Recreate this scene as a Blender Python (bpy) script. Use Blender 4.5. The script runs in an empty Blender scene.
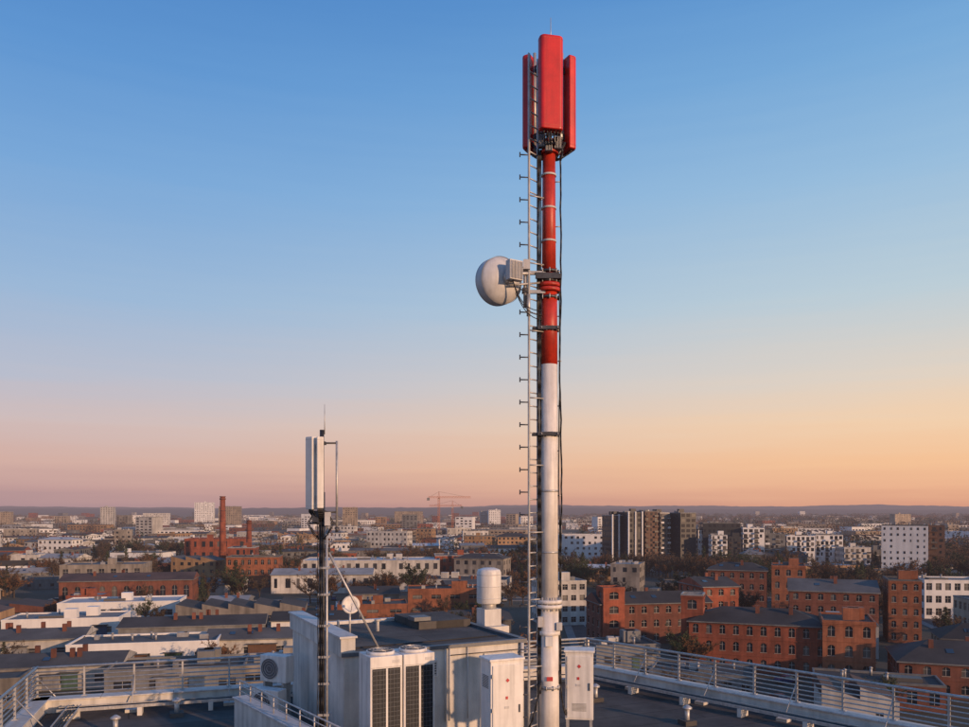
import bpy, math, random
from mathutils import Vector, Matrix
random.seed(7)
sc = bpy.context.scene
COL = sc.collection
R = math.radians
GZ = 28.0          # level of our own roof above the street
CAMZ = 33.5

# ------------------------------------------------------------------ materials
def srgb(r, g, b):
    f = lambda c: (c/255/12.92) if c/255 <= 0.04045 else ((c/255+0.055)/1.055)**2.4
    return (f(r), f(g), f(b), 1)

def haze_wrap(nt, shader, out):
    """aerial haze painted into the material as emission, by distance from the site (world position)"""
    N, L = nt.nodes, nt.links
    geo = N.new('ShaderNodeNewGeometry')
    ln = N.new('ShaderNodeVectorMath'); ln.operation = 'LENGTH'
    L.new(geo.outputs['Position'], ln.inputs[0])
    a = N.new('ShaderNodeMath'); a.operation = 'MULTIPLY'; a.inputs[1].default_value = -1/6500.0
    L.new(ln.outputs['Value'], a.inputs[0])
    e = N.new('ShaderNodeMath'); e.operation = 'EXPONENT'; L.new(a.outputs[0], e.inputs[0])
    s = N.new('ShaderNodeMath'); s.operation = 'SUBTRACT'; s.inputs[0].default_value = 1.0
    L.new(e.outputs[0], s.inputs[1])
    em = N.new('ShaderNodeEmission'); em.inputs['Color'].default_value = (0.28, 0.205, 0.225, 1)  # painted haze: a flat glow mixed over the surface colour, no real air
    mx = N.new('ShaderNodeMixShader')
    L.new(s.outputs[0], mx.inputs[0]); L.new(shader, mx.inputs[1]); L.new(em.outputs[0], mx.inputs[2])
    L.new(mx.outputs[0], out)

def mat(name, col, rough=0.8, metal=0.0, var=0.25, scale=1.0, haze=False, bump=0.0, streak=0.0,
        col2=None, spec=0.5, bumpscale=None, island=0.0):
    m = bpy.data.materials.new(name); m.use_nodes = True
    nt = m.node_tree; N, L = nt.nodes, nt.links
    b = N['Principled BSDF']; out = N['Material Output']
    b.inputs['Roughness'].default_value = rough; b.inputs['Metallic'].default_value = metal
    b.inputs['Specular IOR Level'].default_value = spec
    geo = N.new('ShaderNodeNewGeometry')
    no = N.new('ShaderNodeTexNoise'); no.inputs['Scale'].default_value = scale
    no.inputs['Detail'].default_value = 6; no.inputs['Roughness'].default_value = 0.65
    L.new(geo.outputs['Position'], no.inputs['Vector'])
    rp = N.new('ShaderNodeValToRGB')
    rp.color_ramp.elements[0].position = 0.32; rp.color_ramp.elements[1].position = 0.68
    c = Vector(col[:3]); c2 = Vector(col2[:3]) if col2 else c*(1-var)
    rp.color_ramp.elements[0].color = (*c2, 1)
    rp.color_ramp.elements[1].color = (*[min(1, k*(1+var*0.35)) for k in c], 1)
    L.new(no.outputs['Fac'], rp.inputs['Fac'])
    cur = rp.outputs['Color']
    if streak > 0:
        mp = N.new('ShaderNodeMapping'); mp.inputs['Scale'].default_value = (3*scale, 3*scale, 0.25*scale)
        L.new(geo.outputs['Position'], mp.inputs['Vector'])
        n2 = N.new('ShaderNodeTexNoise'); n2.inputs['Scale'].default_value = 1.5; n2.inputs['Detail'].default_value = 5
        L.new(mp.outputs[0], n2.inputs['Vector'])
        r2 = N.new('ShaderNodeMapRange'); r2.inputs[1].default_value = 0.42; r2.inputs[2].default_value = 0.75
        r2.inputs[3].default_value = 1.0; r2.inputs[4].default_value = 1-streak
        L.new(n2.outputs['Fac'], r2.inputs[0])
        mu = N.new('ShaderNodeVectorMath'); mu.operation = 'SCALE'
        L.new(cur, mu.inputs[0]); L.new(r2.outputs[0], mu.inputs['Scale']); cur = mu.outputs[0]
    if island > 0:
        oi = N.new('ShaderNodeObjectInfo')
        r3 = N.new('ShaderNodeMapRange'); r3.inputs[3].default_value = 1-island; r3.inputs[4].default_value = 1+island*0.5
        L.new(oi.outputs['Random'], r3.inputs[0])
        mu = N.new('ShaderNodeVectorMath'); mu.operation = 'SCALE'
        L.new(cur, mu.inputs[0]); L.new(r3.outputs[0], mu.inputs['Scale']); cur = mu.outputs[0]
    L.new(cur, b.inputs['Base Color'])
    if bump > 0:
        n3 = N.new('ShaderNodeTexNoise'); n3.inputs['Scale'].default_value = bumpscale or scale*12
        n3.inputs['Detail'].default_value = 4
        L.new(geo.outputs['Position'], n3.inputs['Vector'])
        bp = N.new('ShaderNodeBump'); bp.inputs['Strength'].default_value = bump; bp.inputs['Distance'].default_value = 0.02
        L.new(n3.outputs['Fac'], bp.inputs['Height']); L.new(bp.outputs[0], b.inputs['Normal'])
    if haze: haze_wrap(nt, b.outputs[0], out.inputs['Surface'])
    return m

# near materials
M_RED = mat('red_paint', (0.62, 0.018, 0.013), 0.36, var=0.25, scale=2.2, streak=0.25, bump=0.05)
M_REDP = mat('red_pole_paint', (0.55, 0.040, 0.020), 0.45, var=0.35, scale=3, streak=0.35, bump=0.1)
M_WPOLE = mat('white_pole_paint', (0.80, 0.76, 0.72), 0.5, var=0.18, scale=2.5, streak=0.28, bump=0.1)
M_GALV = mat('galvanised_steel', (0.54, 0.53, 0.52), 0.48, 0.45, var=0.3, scale=6, streak=0.2)
M_DSTEEL = mat('dark_steel', (0.09, 0.09, 0.10), 0.5, 0.6, var=0.4, scale=6)
M_BLACK = mat('black_cable', (0.02, 0.02, 0.022), 0.5, var=0.2, scale=4)
M_WALU = mat('light_grey_paint', (0.58, 0.57, 0.56), 0.5, var=0.18, scale=2, streak=0.25)
M_CAB = mat('cabinet_paint', (0.76, 0.74, 0.71), 0.45, var=0.12, scale=2, streak=0.3)
M_RADOME = mat('radome_plastic', (0.72, 0.70, 0.67), 0.5, var=0.12, scale=3, streak=0.2)
M_DISH = mat('dish_paint', (0.60, 0.60, 0.61), 0.45, var=0.15, scale=3, streak=0.2)
M_RENDER = mat('white_render', (0.70, 0.67, 0.62), 0.85, var=0.25, scale=0.9, streak=0.35, bump=0.25, bumpscale=30)
M_BITU = mat('bitumen_roof', (0.110, 0.100, 0.092), 0.9, var=0.55, scale=0.8, bump=0.6, bumpscale=50)
M_COIL = mat('coil_grille', (0.022, 0.026, 0.034), 0.6, 0.2, var=0.3, scale=8)
M_FIN = mat('grille_wire', (0.13, 0.14, 0.16), 0.5, 0.4, var=0.2, scale=8)
M_LABEL = mat('red_label', (0.50, 0.05, 0.05), 0.6, var=0.1)

def add_seams(m, ang, pitch=1.0):
    nt = m.node_tree; N, L = nt.nodes, nt.links; b = N['Principled BSDF']
    src = b.inputs['Base Color'].links[0].from_socket
    geo = N.new('ShaderNodeNewGeometry'); mp = N.new('ShaderNodeMapping'); mp.inputs['Rotation'].default_value = (0, 0, ang)
    L.new(geo.outputs['Position'], mp.inputs[0])
    br = N.new('ShaderNodeTexBrick'); br.inputs['Scale'].default_value = 1.0
    br.inputs['Brick Width'].default_value = 7.0; br.inputs['Row Height'].default_value = pitch
    br.inputs['Mortar Size'].default_value = 0.02
    br.inputs['Color1'].default_value = (1, 1, 1, 1); br.inputs['Color2'].default_value = (0.72, 0.72, 0.74, 1); br.inputs['Mortar'].default_value = (0.4, 0.4, 0.4, 1)
    L.new(mp.outputs[0], br.inputs['Vector'])
    mu = N.new('ShaderNodeMix'); mu.data_type = 'RGBA'; mu.blend_type = 'MULTIPLY'; mu.inputs[0].default_value = 1
    L.new(src, mu.inputs[6]); L.new(br.outputs['Color'], mu.inputs[7]); L.new(mu.outputs[2], b.inputs['Base Color'])
add_seams(M_BITU, R(-24))

# city materials
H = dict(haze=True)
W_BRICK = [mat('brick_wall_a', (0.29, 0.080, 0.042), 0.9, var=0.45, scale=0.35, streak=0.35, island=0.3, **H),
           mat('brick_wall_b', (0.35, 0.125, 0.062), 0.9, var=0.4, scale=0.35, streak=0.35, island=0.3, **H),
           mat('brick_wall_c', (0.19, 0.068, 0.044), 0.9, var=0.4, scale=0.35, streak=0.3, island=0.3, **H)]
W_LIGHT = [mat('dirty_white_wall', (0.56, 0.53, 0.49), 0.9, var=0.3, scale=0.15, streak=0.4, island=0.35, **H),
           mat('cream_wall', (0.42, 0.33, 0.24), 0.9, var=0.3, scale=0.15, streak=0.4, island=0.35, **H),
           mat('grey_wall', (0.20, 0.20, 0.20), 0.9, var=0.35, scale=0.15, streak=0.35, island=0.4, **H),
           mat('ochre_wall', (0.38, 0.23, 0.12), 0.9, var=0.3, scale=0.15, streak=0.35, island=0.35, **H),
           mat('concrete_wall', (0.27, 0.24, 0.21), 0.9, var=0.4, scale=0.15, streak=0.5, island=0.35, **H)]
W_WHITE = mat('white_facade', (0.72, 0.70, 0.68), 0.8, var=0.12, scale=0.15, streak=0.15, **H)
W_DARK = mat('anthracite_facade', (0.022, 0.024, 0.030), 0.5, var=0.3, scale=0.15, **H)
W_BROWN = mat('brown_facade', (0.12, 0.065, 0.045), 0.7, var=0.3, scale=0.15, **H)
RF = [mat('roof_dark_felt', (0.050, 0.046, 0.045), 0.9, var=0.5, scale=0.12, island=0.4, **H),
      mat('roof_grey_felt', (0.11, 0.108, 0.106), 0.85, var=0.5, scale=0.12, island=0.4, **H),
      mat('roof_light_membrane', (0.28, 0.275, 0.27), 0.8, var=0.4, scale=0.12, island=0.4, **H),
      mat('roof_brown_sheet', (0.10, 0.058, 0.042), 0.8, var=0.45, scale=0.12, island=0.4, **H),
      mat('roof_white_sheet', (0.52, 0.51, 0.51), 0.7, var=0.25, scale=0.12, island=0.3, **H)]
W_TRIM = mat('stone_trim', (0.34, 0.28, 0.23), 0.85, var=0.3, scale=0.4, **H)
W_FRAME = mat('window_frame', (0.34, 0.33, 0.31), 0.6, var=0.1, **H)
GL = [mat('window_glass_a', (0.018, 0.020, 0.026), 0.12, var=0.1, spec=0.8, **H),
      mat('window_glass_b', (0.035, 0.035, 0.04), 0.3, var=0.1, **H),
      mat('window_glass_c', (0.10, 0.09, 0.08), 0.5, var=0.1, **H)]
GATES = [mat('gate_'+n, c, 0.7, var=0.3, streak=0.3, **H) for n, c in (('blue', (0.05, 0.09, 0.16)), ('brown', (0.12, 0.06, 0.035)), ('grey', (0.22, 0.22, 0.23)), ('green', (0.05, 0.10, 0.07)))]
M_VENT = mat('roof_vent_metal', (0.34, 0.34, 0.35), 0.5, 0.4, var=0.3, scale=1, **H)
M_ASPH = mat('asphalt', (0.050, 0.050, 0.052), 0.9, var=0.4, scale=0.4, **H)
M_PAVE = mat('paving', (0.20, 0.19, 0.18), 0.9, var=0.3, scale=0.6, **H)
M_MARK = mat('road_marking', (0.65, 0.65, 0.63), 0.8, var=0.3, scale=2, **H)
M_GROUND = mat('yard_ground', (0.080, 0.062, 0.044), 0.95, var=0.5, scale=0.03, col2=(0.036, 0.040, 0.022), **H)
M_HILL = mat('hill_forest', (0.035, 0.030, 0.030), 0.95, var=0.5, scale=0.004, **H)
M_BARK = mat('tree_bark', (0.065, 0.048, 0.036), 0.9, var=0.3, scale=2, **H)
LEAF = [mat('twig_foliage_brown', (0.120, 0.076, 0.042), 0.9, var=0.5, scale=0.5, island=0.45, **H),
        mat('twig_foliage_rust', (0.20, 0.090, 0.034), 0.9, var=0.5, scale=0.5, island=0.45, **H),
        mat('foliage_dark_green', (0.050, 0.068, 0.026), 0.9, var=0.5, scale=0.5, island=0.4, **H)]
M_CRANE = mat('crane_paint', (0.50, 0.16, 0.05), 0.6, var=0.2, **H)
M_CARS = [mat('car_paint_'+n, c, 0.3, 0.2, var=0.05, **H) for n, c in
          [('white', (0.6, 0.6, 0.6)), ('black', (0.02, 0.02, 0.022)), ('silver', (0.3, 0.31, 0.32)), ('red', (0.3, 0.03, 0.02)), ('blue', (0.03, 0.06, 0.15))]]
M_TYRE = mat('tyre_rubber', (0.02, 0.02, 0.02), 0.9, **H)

# ------------------------------------------------------------------ mesh builder
class MB:
    def __init__(s): s.v = []; s.f = []; s.m = []; s.sm = []; s.mats = []
    def mi(s, m):
        if m not in s.mats: s.mats.append(m)
        return s.mats.index(m)
    def face(s, pts, m, smooth=False):
        n = len(s.v); s.v.extend([tuple(p) for p in pts]); s.f.append(tuple(range(n, n+len(pts))))
        s.m.append(s.mi(m)); s.sm.append(smooth)
    def box(s, c, size, m, rot=0.0, M=None):
        hx, hy, hz = size[0]/2, size[1]/2, size[2]/2
        P = [Vector((x*hx, y*hy, z*hz)) for z in (-1, 1) for x, y in ((-1, -1), (1, -1), (1, 1), (-1, 1))]
        if M is not None: P = [M @ p for p in P]
        else:
            ca, sa = math.cos(rot), math.sin(rot)
            P = [Vector((p.x*ca-p.y*sa, p.x*sa+p.y*ca, p.z)) for p in P]
        C = Vector(c); n = len(s.v); s.v.extend([tuple(p+C) for p in P]); k = s.mi(m)
        for q in ((3, 2, 1, 0), (4, 5, 6, 7), (0, 1, 5, 4), (1, 2, 6, 5), (2, 3, 7, 6), (3, 0, 4, 7)):
            s.f.append(tuple(n+i for i in q)); s.m.append(k); s.sm.append(False)
    def tube(s, p0, p1, r0, m, r1=None, n=10, caps=True):
        p0, p1 = Vector(p0), Vector(p1); r1 = r0 if r1 is None else r1
        d = p1-p0
        if d.length < 1e-6: return
        d.normalize(); a = d.orthogonal().normalized(); b = d.cross(a)
        base = len(s.v); k = s.mi(m)
        for p, r in ((p0, r0), (p1, r1)):
            for i in range(n):
                t = 2*math.pi*i/n; s.v.append(tuple(p+a*(r*math.cos(t))+b*(r*math.sin(t))))
        for i in range(n):
            j = (i+1) % n; s.f.append((base+i, base+j, base+n+j, base+n+i)); s.m.append(k); s.sm.append(n > 4)
        if caps:
            s.f.append(tuple(base+i for i in reversed(range(n)))); s.m.append(k); s.sm.append(False)
            s.f.append(tuple(base+n+i for i in range(n))); s.m.append(k); s.sm.append(False)
    def path(s, pts, r, m, n=6):
        for a, b in zip(pts[:-1], pts[1:]): s.tube(a, b, r, m, n=n, caps=True)
    def lathe(s, o, axis, prof, m, n=28):
        o = Vector(o); d = Vector(axis).normalized(); a = d.orthogonal().normalized(); b = d.cross(a)
        base = len(s.v); k = s.mi(m)
        for t, r in prof:
            for i in range(n):
                w = 2*math.pi*i/n; s.v.append(tuple(o+d*t+a*(r*math.cos(w))+b*(r*math.sin(w))))
        for q in range(len(prof)-1):
            for i in range(n):
                j = (i+1) % n
                s.f.append((base+q*n+i, base+q*n+j, base+(q+1)*n+j, base+(q+1)*n+i)); s.m.append(k); s.sm.append(True)
    def obj(s, name, origin=(0, 0, 0), parent=None, bevel=0.0, rel=False):
        me = bpy.data.meshes.new(name)
        o = Vector(origin)
        vs = s.v if rel else [(x-o.x, y-o.y, z-o.z) for x, y, z in s.v]
        if parent is not None and not rel and tuple(origin) == (0, 0, 0):
            pl = parent.location; vs = [(x-pl.x, y-pl.y, z-pl.z) for x, y, z in s.v]; o = pl.copy()
        me.from_pydata(vs, [], s.f)
        for m in s.mats: me.materials.append(m)
        me.polygons.foreach_set('material_index', s.m); me.polygons.foreach_set('use_smooth', s.sm)
        me.update()
        ob = bpy.data.objects.new(name, me); COL.objects.link(ob)
        if parent is not None:
            ob.parent = parent; ob.location = o-parent.location
        else: ob.location = o
        if bevel > 0:
            b = ob.modifiers.new('bevel', 'BEVEL'); b.width = bevel; b.segments = 2; b.limit_method = 'ANGLE'
        return ob
def empty(name, loc):
    e = bpy.data.objects.new(name, None); e.location = loc; COL.objects.link(e); e.empty_display_size = 0.3; return e

# ------------------------------------------------------------------ world and light
SUN_AZ = Vector((0.74, -0.67)); SUN_EL = R(11)
w = bpy.data.worlds.new('World'); sc.world = w; w.use_nodes = True
nt = w.node_tree; N, L = nt.nodes, nt.links
bg = N['Background']; bg.inputs['Strength'].default_value = 1.0
tc = N.new('ShaderNodeTexCoord'); sp = N.new('ShaderNodeSeparateXYZ'); L.new(tc.outputs['Generated'], sp.inputs[0])
mp = N.new('ShaderNodeMapping'); mp.inputs['Scale'].default_value = (2.0, 2.0, 38.0); L.new(tc.outputs['Generated'], mp.inputs[0])
nz = N.new('ShaderNodeTexNoise'); nz.inputs['Scale'].default_value = 2.2; nz.inputs['Detail'].default_value = 5; L.new(mp.outputs[0], nz.inputs['Vector'])
ns = N.new('ShaderNodeMath'); ns.operation = 'SUBTRACT'; ns.inputs[1].default_value = 0.5; L.new(nz.outputs['Fac'], ns.inputs[0])
nm = N.new('ShaderNodeMath'); nm.operation = 'MULTIPLY_ADD'; nm.inputs[1].default_value = 0.026; L.new(ns.outputs[0], nm.inputs[0]); L.new(sp.outputs['Z'], nm.inputs[2])
def ramp(stops):
    r = N.new('ShaderNodeValToRGB'); cr = r.color_ramp; cr.interpolation = 'LINEAR'
    cr.elements[0].position = stops[0][0]; cr.elements[0].color = srgb(*stops[0][1])
    cr.elements[1].position = stops[-1][0]; cr.elements[1].color = srgb(*stops[-1][1])
    for p, c in stops[1:-1]:
        e = cr.elements.new(p); e.color = srgb(*c)
    L.new(nm.outputs[0], r.inputs['Fac']); return r
left = ramp([(0.0, (168, 138, 146)), (0.025, (190, 152, 152)), (0.055, (208, 170, 162)), (0.10, (205, 184, 184)), (0.15, (182, 186, 203)),
             (0.24, (152, 181, 214)), (0.36, (118, 165, 215)), (0.46, (92, 147, 208)), (0.54, (76, 132, 198)), (1.0, (40, 84, 150))])
right = ramp([(0.0, (214, 152, 128)), (0.025, (236, 178, 142)), (0.055, (246, 194, 150)), (0.10, (244, 208, 172)), (0.15, (226, 211, 195)),
              (0.24, (190, 207, 216)), (0.36, (154, 191, 222)), (0.46, (122, 172, 218)), (0.54, (96, 152, 210)), (1.0, (46, 92, 158))])
mr = N.new('ShaderNodeMapRange'); mr.interpolation_type = 'SMOOTHSTEP'
mr.inputs[1].default_value = -0.62; mr.inputs[2].default_value = 0.62; L.new(sp.outputs['X'], mr.inputs[0])
mx = N.new('ShaderNodeMix'); mx.data_type = 'RGBA'; L.new(mr.outputs[0], mx.inputs[0]); L.new(left.outputs[0], mx.inputs[6]); L.new(right.outputs[0], mx.inputs[7])
sky = N.new('ShaderNodeTexSky'); sky.sky_type = 'NISHITA'; sky.sun_disc = False; sky.sun_elevation = SUN_EL
sky.sun_rotation = math.atan2(SUN_AZ.x, SUN_AZ.y)
b2 = N.new('ShaderNodeBackground'); b2.inputs['Strength'].default_value = 0.006; L.new(sky.outputs[0], b2.inputs['Color'])
L.new(mx.outputs[2], bg.inputs['Color'])
ad = N.new('ShaderNodeAddShader'); L.new(bg.outputs[0], ad.inputs[0]); L.new(b2.outputs[0], ad.inputs[1])
bg.inputs['Strength'].default_value = 0.97
L.new(ad.outputs[0], N['World Output'].inputs['Surface'])
sl = bpy.data.lights.new('sun', 'SUN'); sl.energy = 3.7; sl.angle = R(1.0); sl.color = (1.0, 0.60, 0.34)
so = bpy.data.objects.new('sun', sl); COL.objects.link(so); so.location = (30, -10, 60)
sd = Vector((SUN_AZ.x*math.cos(SUN_EL), SUN_AZ.y*math.cos(SUN_EL), math.sin(SUN_EL))).normalized()
so.rotation_euler = sd.to_track_quat('Z', 'Y').to_euler()

cam = bpy.data.cameras.new('camera'); co = bpy.data.objects.new('camera', cam); COL.objects.link(co)
co.location = (0, 0, CAMZ); co.rotation_euler = (R(90), 0, 0)
cam.lens = 29.7; cam.sensor_width = 36; cam.shift_y = 0.151; cam.clip_end = 40000; cam.clip_start = 0.1
sc.camera = co
sc.view_settings.view_transform = 'Standard'; sc.view_settings.look = 'None'; sc.view_settings.exposure = 0

# ------------------------------------------------------------------ ground, hills
g = MB(); g.face([(-14000, -3000, 0), (14000, -3000, 0), (14000, 16000, 0), (-14000, 16000, 0)], M_GROUND); g.obj('ground')
for hi, (Y0, hgt, base) in enumerate([(9500, 80, 70), (6500, 34, 42)]):
    hm = MB(); n = 400; rows = []
    for i in range(n+1):
        x = -10500+21000*i/n
        t = x/1000.0
        z = base+hgt*(0.32*math.sin(t*0.55+hi*2)+0.2*math.sin(t*1.3+1+hi)+0.1*math.sin(t*3.1)+0.05*math.sin(t*9.7+hi))*(0.75)+random.uniform(-3, 3)
        rows.append((x, z))
    for (x0, z0), (x1, z1) in zip(rows[:-1], rows[1:]):
        hm.face([(x0, Y0-1800, 0), (x1, Y0-1800, 0), (x1, Y0, z1), (x0, Y0, z0)], M_HILL, True)
        hm.face([(x0, Y0, z0), (x1, Y0, z1), (x1, Y0+2200, 0), (x0, Y0+2200, 0)], M_HILL, True)
    hm.obj('hill')

# ------------------------------------------------------------------ building generator
FOOT = []   # (cx, cy, hw, hd, rot)
def corners(f):
    cx, cy, a, b, r = f; ca, sa = math.cos(r), math.sin(r)
    return [(cx+x*ca-y*sa, cy+x*sa+y*ca) for x, y in ((-a, -b), (a, -b), (a, b), (-a, b))]
def overlap(f, g_):
    if (f[0]-g_[0])**2+(f[1]-g_[1])**2 > (math.hypot(f[2], f[3])+math.hypot(g_[2], g_[3]))**2: return False
    A, B = corners(f), corners(g_)
    for r in (f[4], f[4]+math.pi/2, g_[4], g_[4]+math.pi/2):
        ca, sa = math.cos(r), math.sin(r)
        pa = [x*ca+y*sa for x, y in A]; pb = [x*ca+y*sa for x, y in B]
        if max(pa) < min(pb) or max(pb) < min(pa): return False
    return True

def wall(mb, p0, p1, z0, z1, floors, bays, mw, ww=0.45, wh=0.5, detail=True, trim=None, band=False, rnd=random, arch=False, gset=(0, 0, 1, 2)):
    p0, p1 = Vector((*p0, 0)), Vector((*p1, 0)); d = p1-p0; Ln = d.length; d.normalize(); n = Vector((d.y, -d.x, 0))
    P = lambda u, z, o=0.0: tuple(p0+d*u+n*o+Vector((0, 0, z)))
    if floors < 1 or bays < 1:
        mb.face([P(0, z0), P(Ln, z0), P(Ln, z1), P(0, z1)], mw); return
    fh = (z1-z0)/floors; bw = Ln/bays; w_ = bw*ww; h_ = fh*wh
    if not detail:
        mb.face([P(0, z0), P(Ln, z0), P(Ln, z1), P(0, z1)], mw)
        for f in range(floors):
            zb = z0+f*fh+fh*0.3
            if band:
                mb.face([P(0.3, zb, 0.06), P(Ln-0.3, zb, 0.06), P(Ln-0.3, zb+h_, 0.06), P(0.3, zb+h_, 0.06)], GL[0]); continue
            for b in range(bays):
                u = b*bw+(bw-w_)/2
                if rnd.random() < 0.10: continue
                ws = w_*rnd.choice((1, 1, 1, .6))
                mb.face([P(u, zb, 0.06), P(u+ws, zb, 0.06), P(u+ws, zb+h_, 0.06), P(u, zb+h_, 0.06)], GL[rnd.choice(gset)])
        return
    rec = 0.25
    for f in range(floors):
        za = z0+f*fh; zb = za+fh*0.28; zt = zb+h_
        mb.face([P(0, za), P(Ln, za), P(Ln, zb), P(0, zb)], mw)
        mb.face([P(0, zt), P(Ln, zt), P(Ln, za+fh), P(0, za+fh)], mw)
        for b in range(bays+1):
            ua = 0 if b == 0 else (b-1)*bw+(bw+w_)/2
            ub = Ln if b == bays else b*bw+(bw-w_)/2
            mb.face([P(ua, zb), P(ub, zb), P(ub, zt), P(ua, zt)], mw)
        for b in range(bays):
            u = b*bw+(bw-w_)/2; v = u+w_
            mb.face([P(u, zb), P(v, zb), P(v, zb, -rec), P(u, zb, -rec)], mw)
            mb.face([P(u, zt, -rec), P(v, zt, -rec), P(v, zt), P(u, zt)], mw)
            mb.face([P(u, zb, -rec), P(u, zt, -rec), P(u, zt), P(u, zb)], mw)
            mb.face([P(v, zb), P(v, zt), P(v, zt, -rec), P(v, zb, -rec)], mw)
            if arch:
                for (ux, sg) in ((u, 1), (v, -1)):
                    mb.face([P(ux, zt, -.02), P(ux+sg*w_*.36, zt, -.02), P(ux+sg*w_*.14, zt-h_*.07, -.02), P(ux, zt-h_*.2, -.02)], mw)
            gm = GL[rnd.choice((0, 0, 0, 1, 1, 2))]
            mb.face([P(u, zb, -rec), P(v, zb, -rec), P(v, zt, -rec), P(u, zt, -rec)], gm)
            o = -rec+0.05; t = 0.04; um = (u+v)/2; zm = zb+h_*0.62
            mb.face([P(um-t, zb, o), P(um+t, zb, o), P(um+t, zt, o), P(um-t, zt, o)], W_FRAME)
            mb.face([P(u, zm-t, o+.01), P(v, zm-t, o+.01), P(v, zm+t, o+.01), P(u, zm+t, o+.01)], W_FRAME)
            if trim:
                mb.face([P(u-.1, zb-.12, .06), P(v+.1, zb-.12, .06), P(v+.1, zb, .06), P(u-.1, zb, .06)], trim)
    if arch:
        for zc in (z1-.5, z1-.2): mb.box(P(Ln/2, zc, .07), (Ln+.1, .16, .14), mw, rot=math.atan2(d.y, d.x))
        for f in range(1, floors): mb.box(P(Ln/2, z0+f*fh+.1, .04), (Ln, .1, .16), mw, rot=math.atan2(d.y, d.x))

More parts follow.
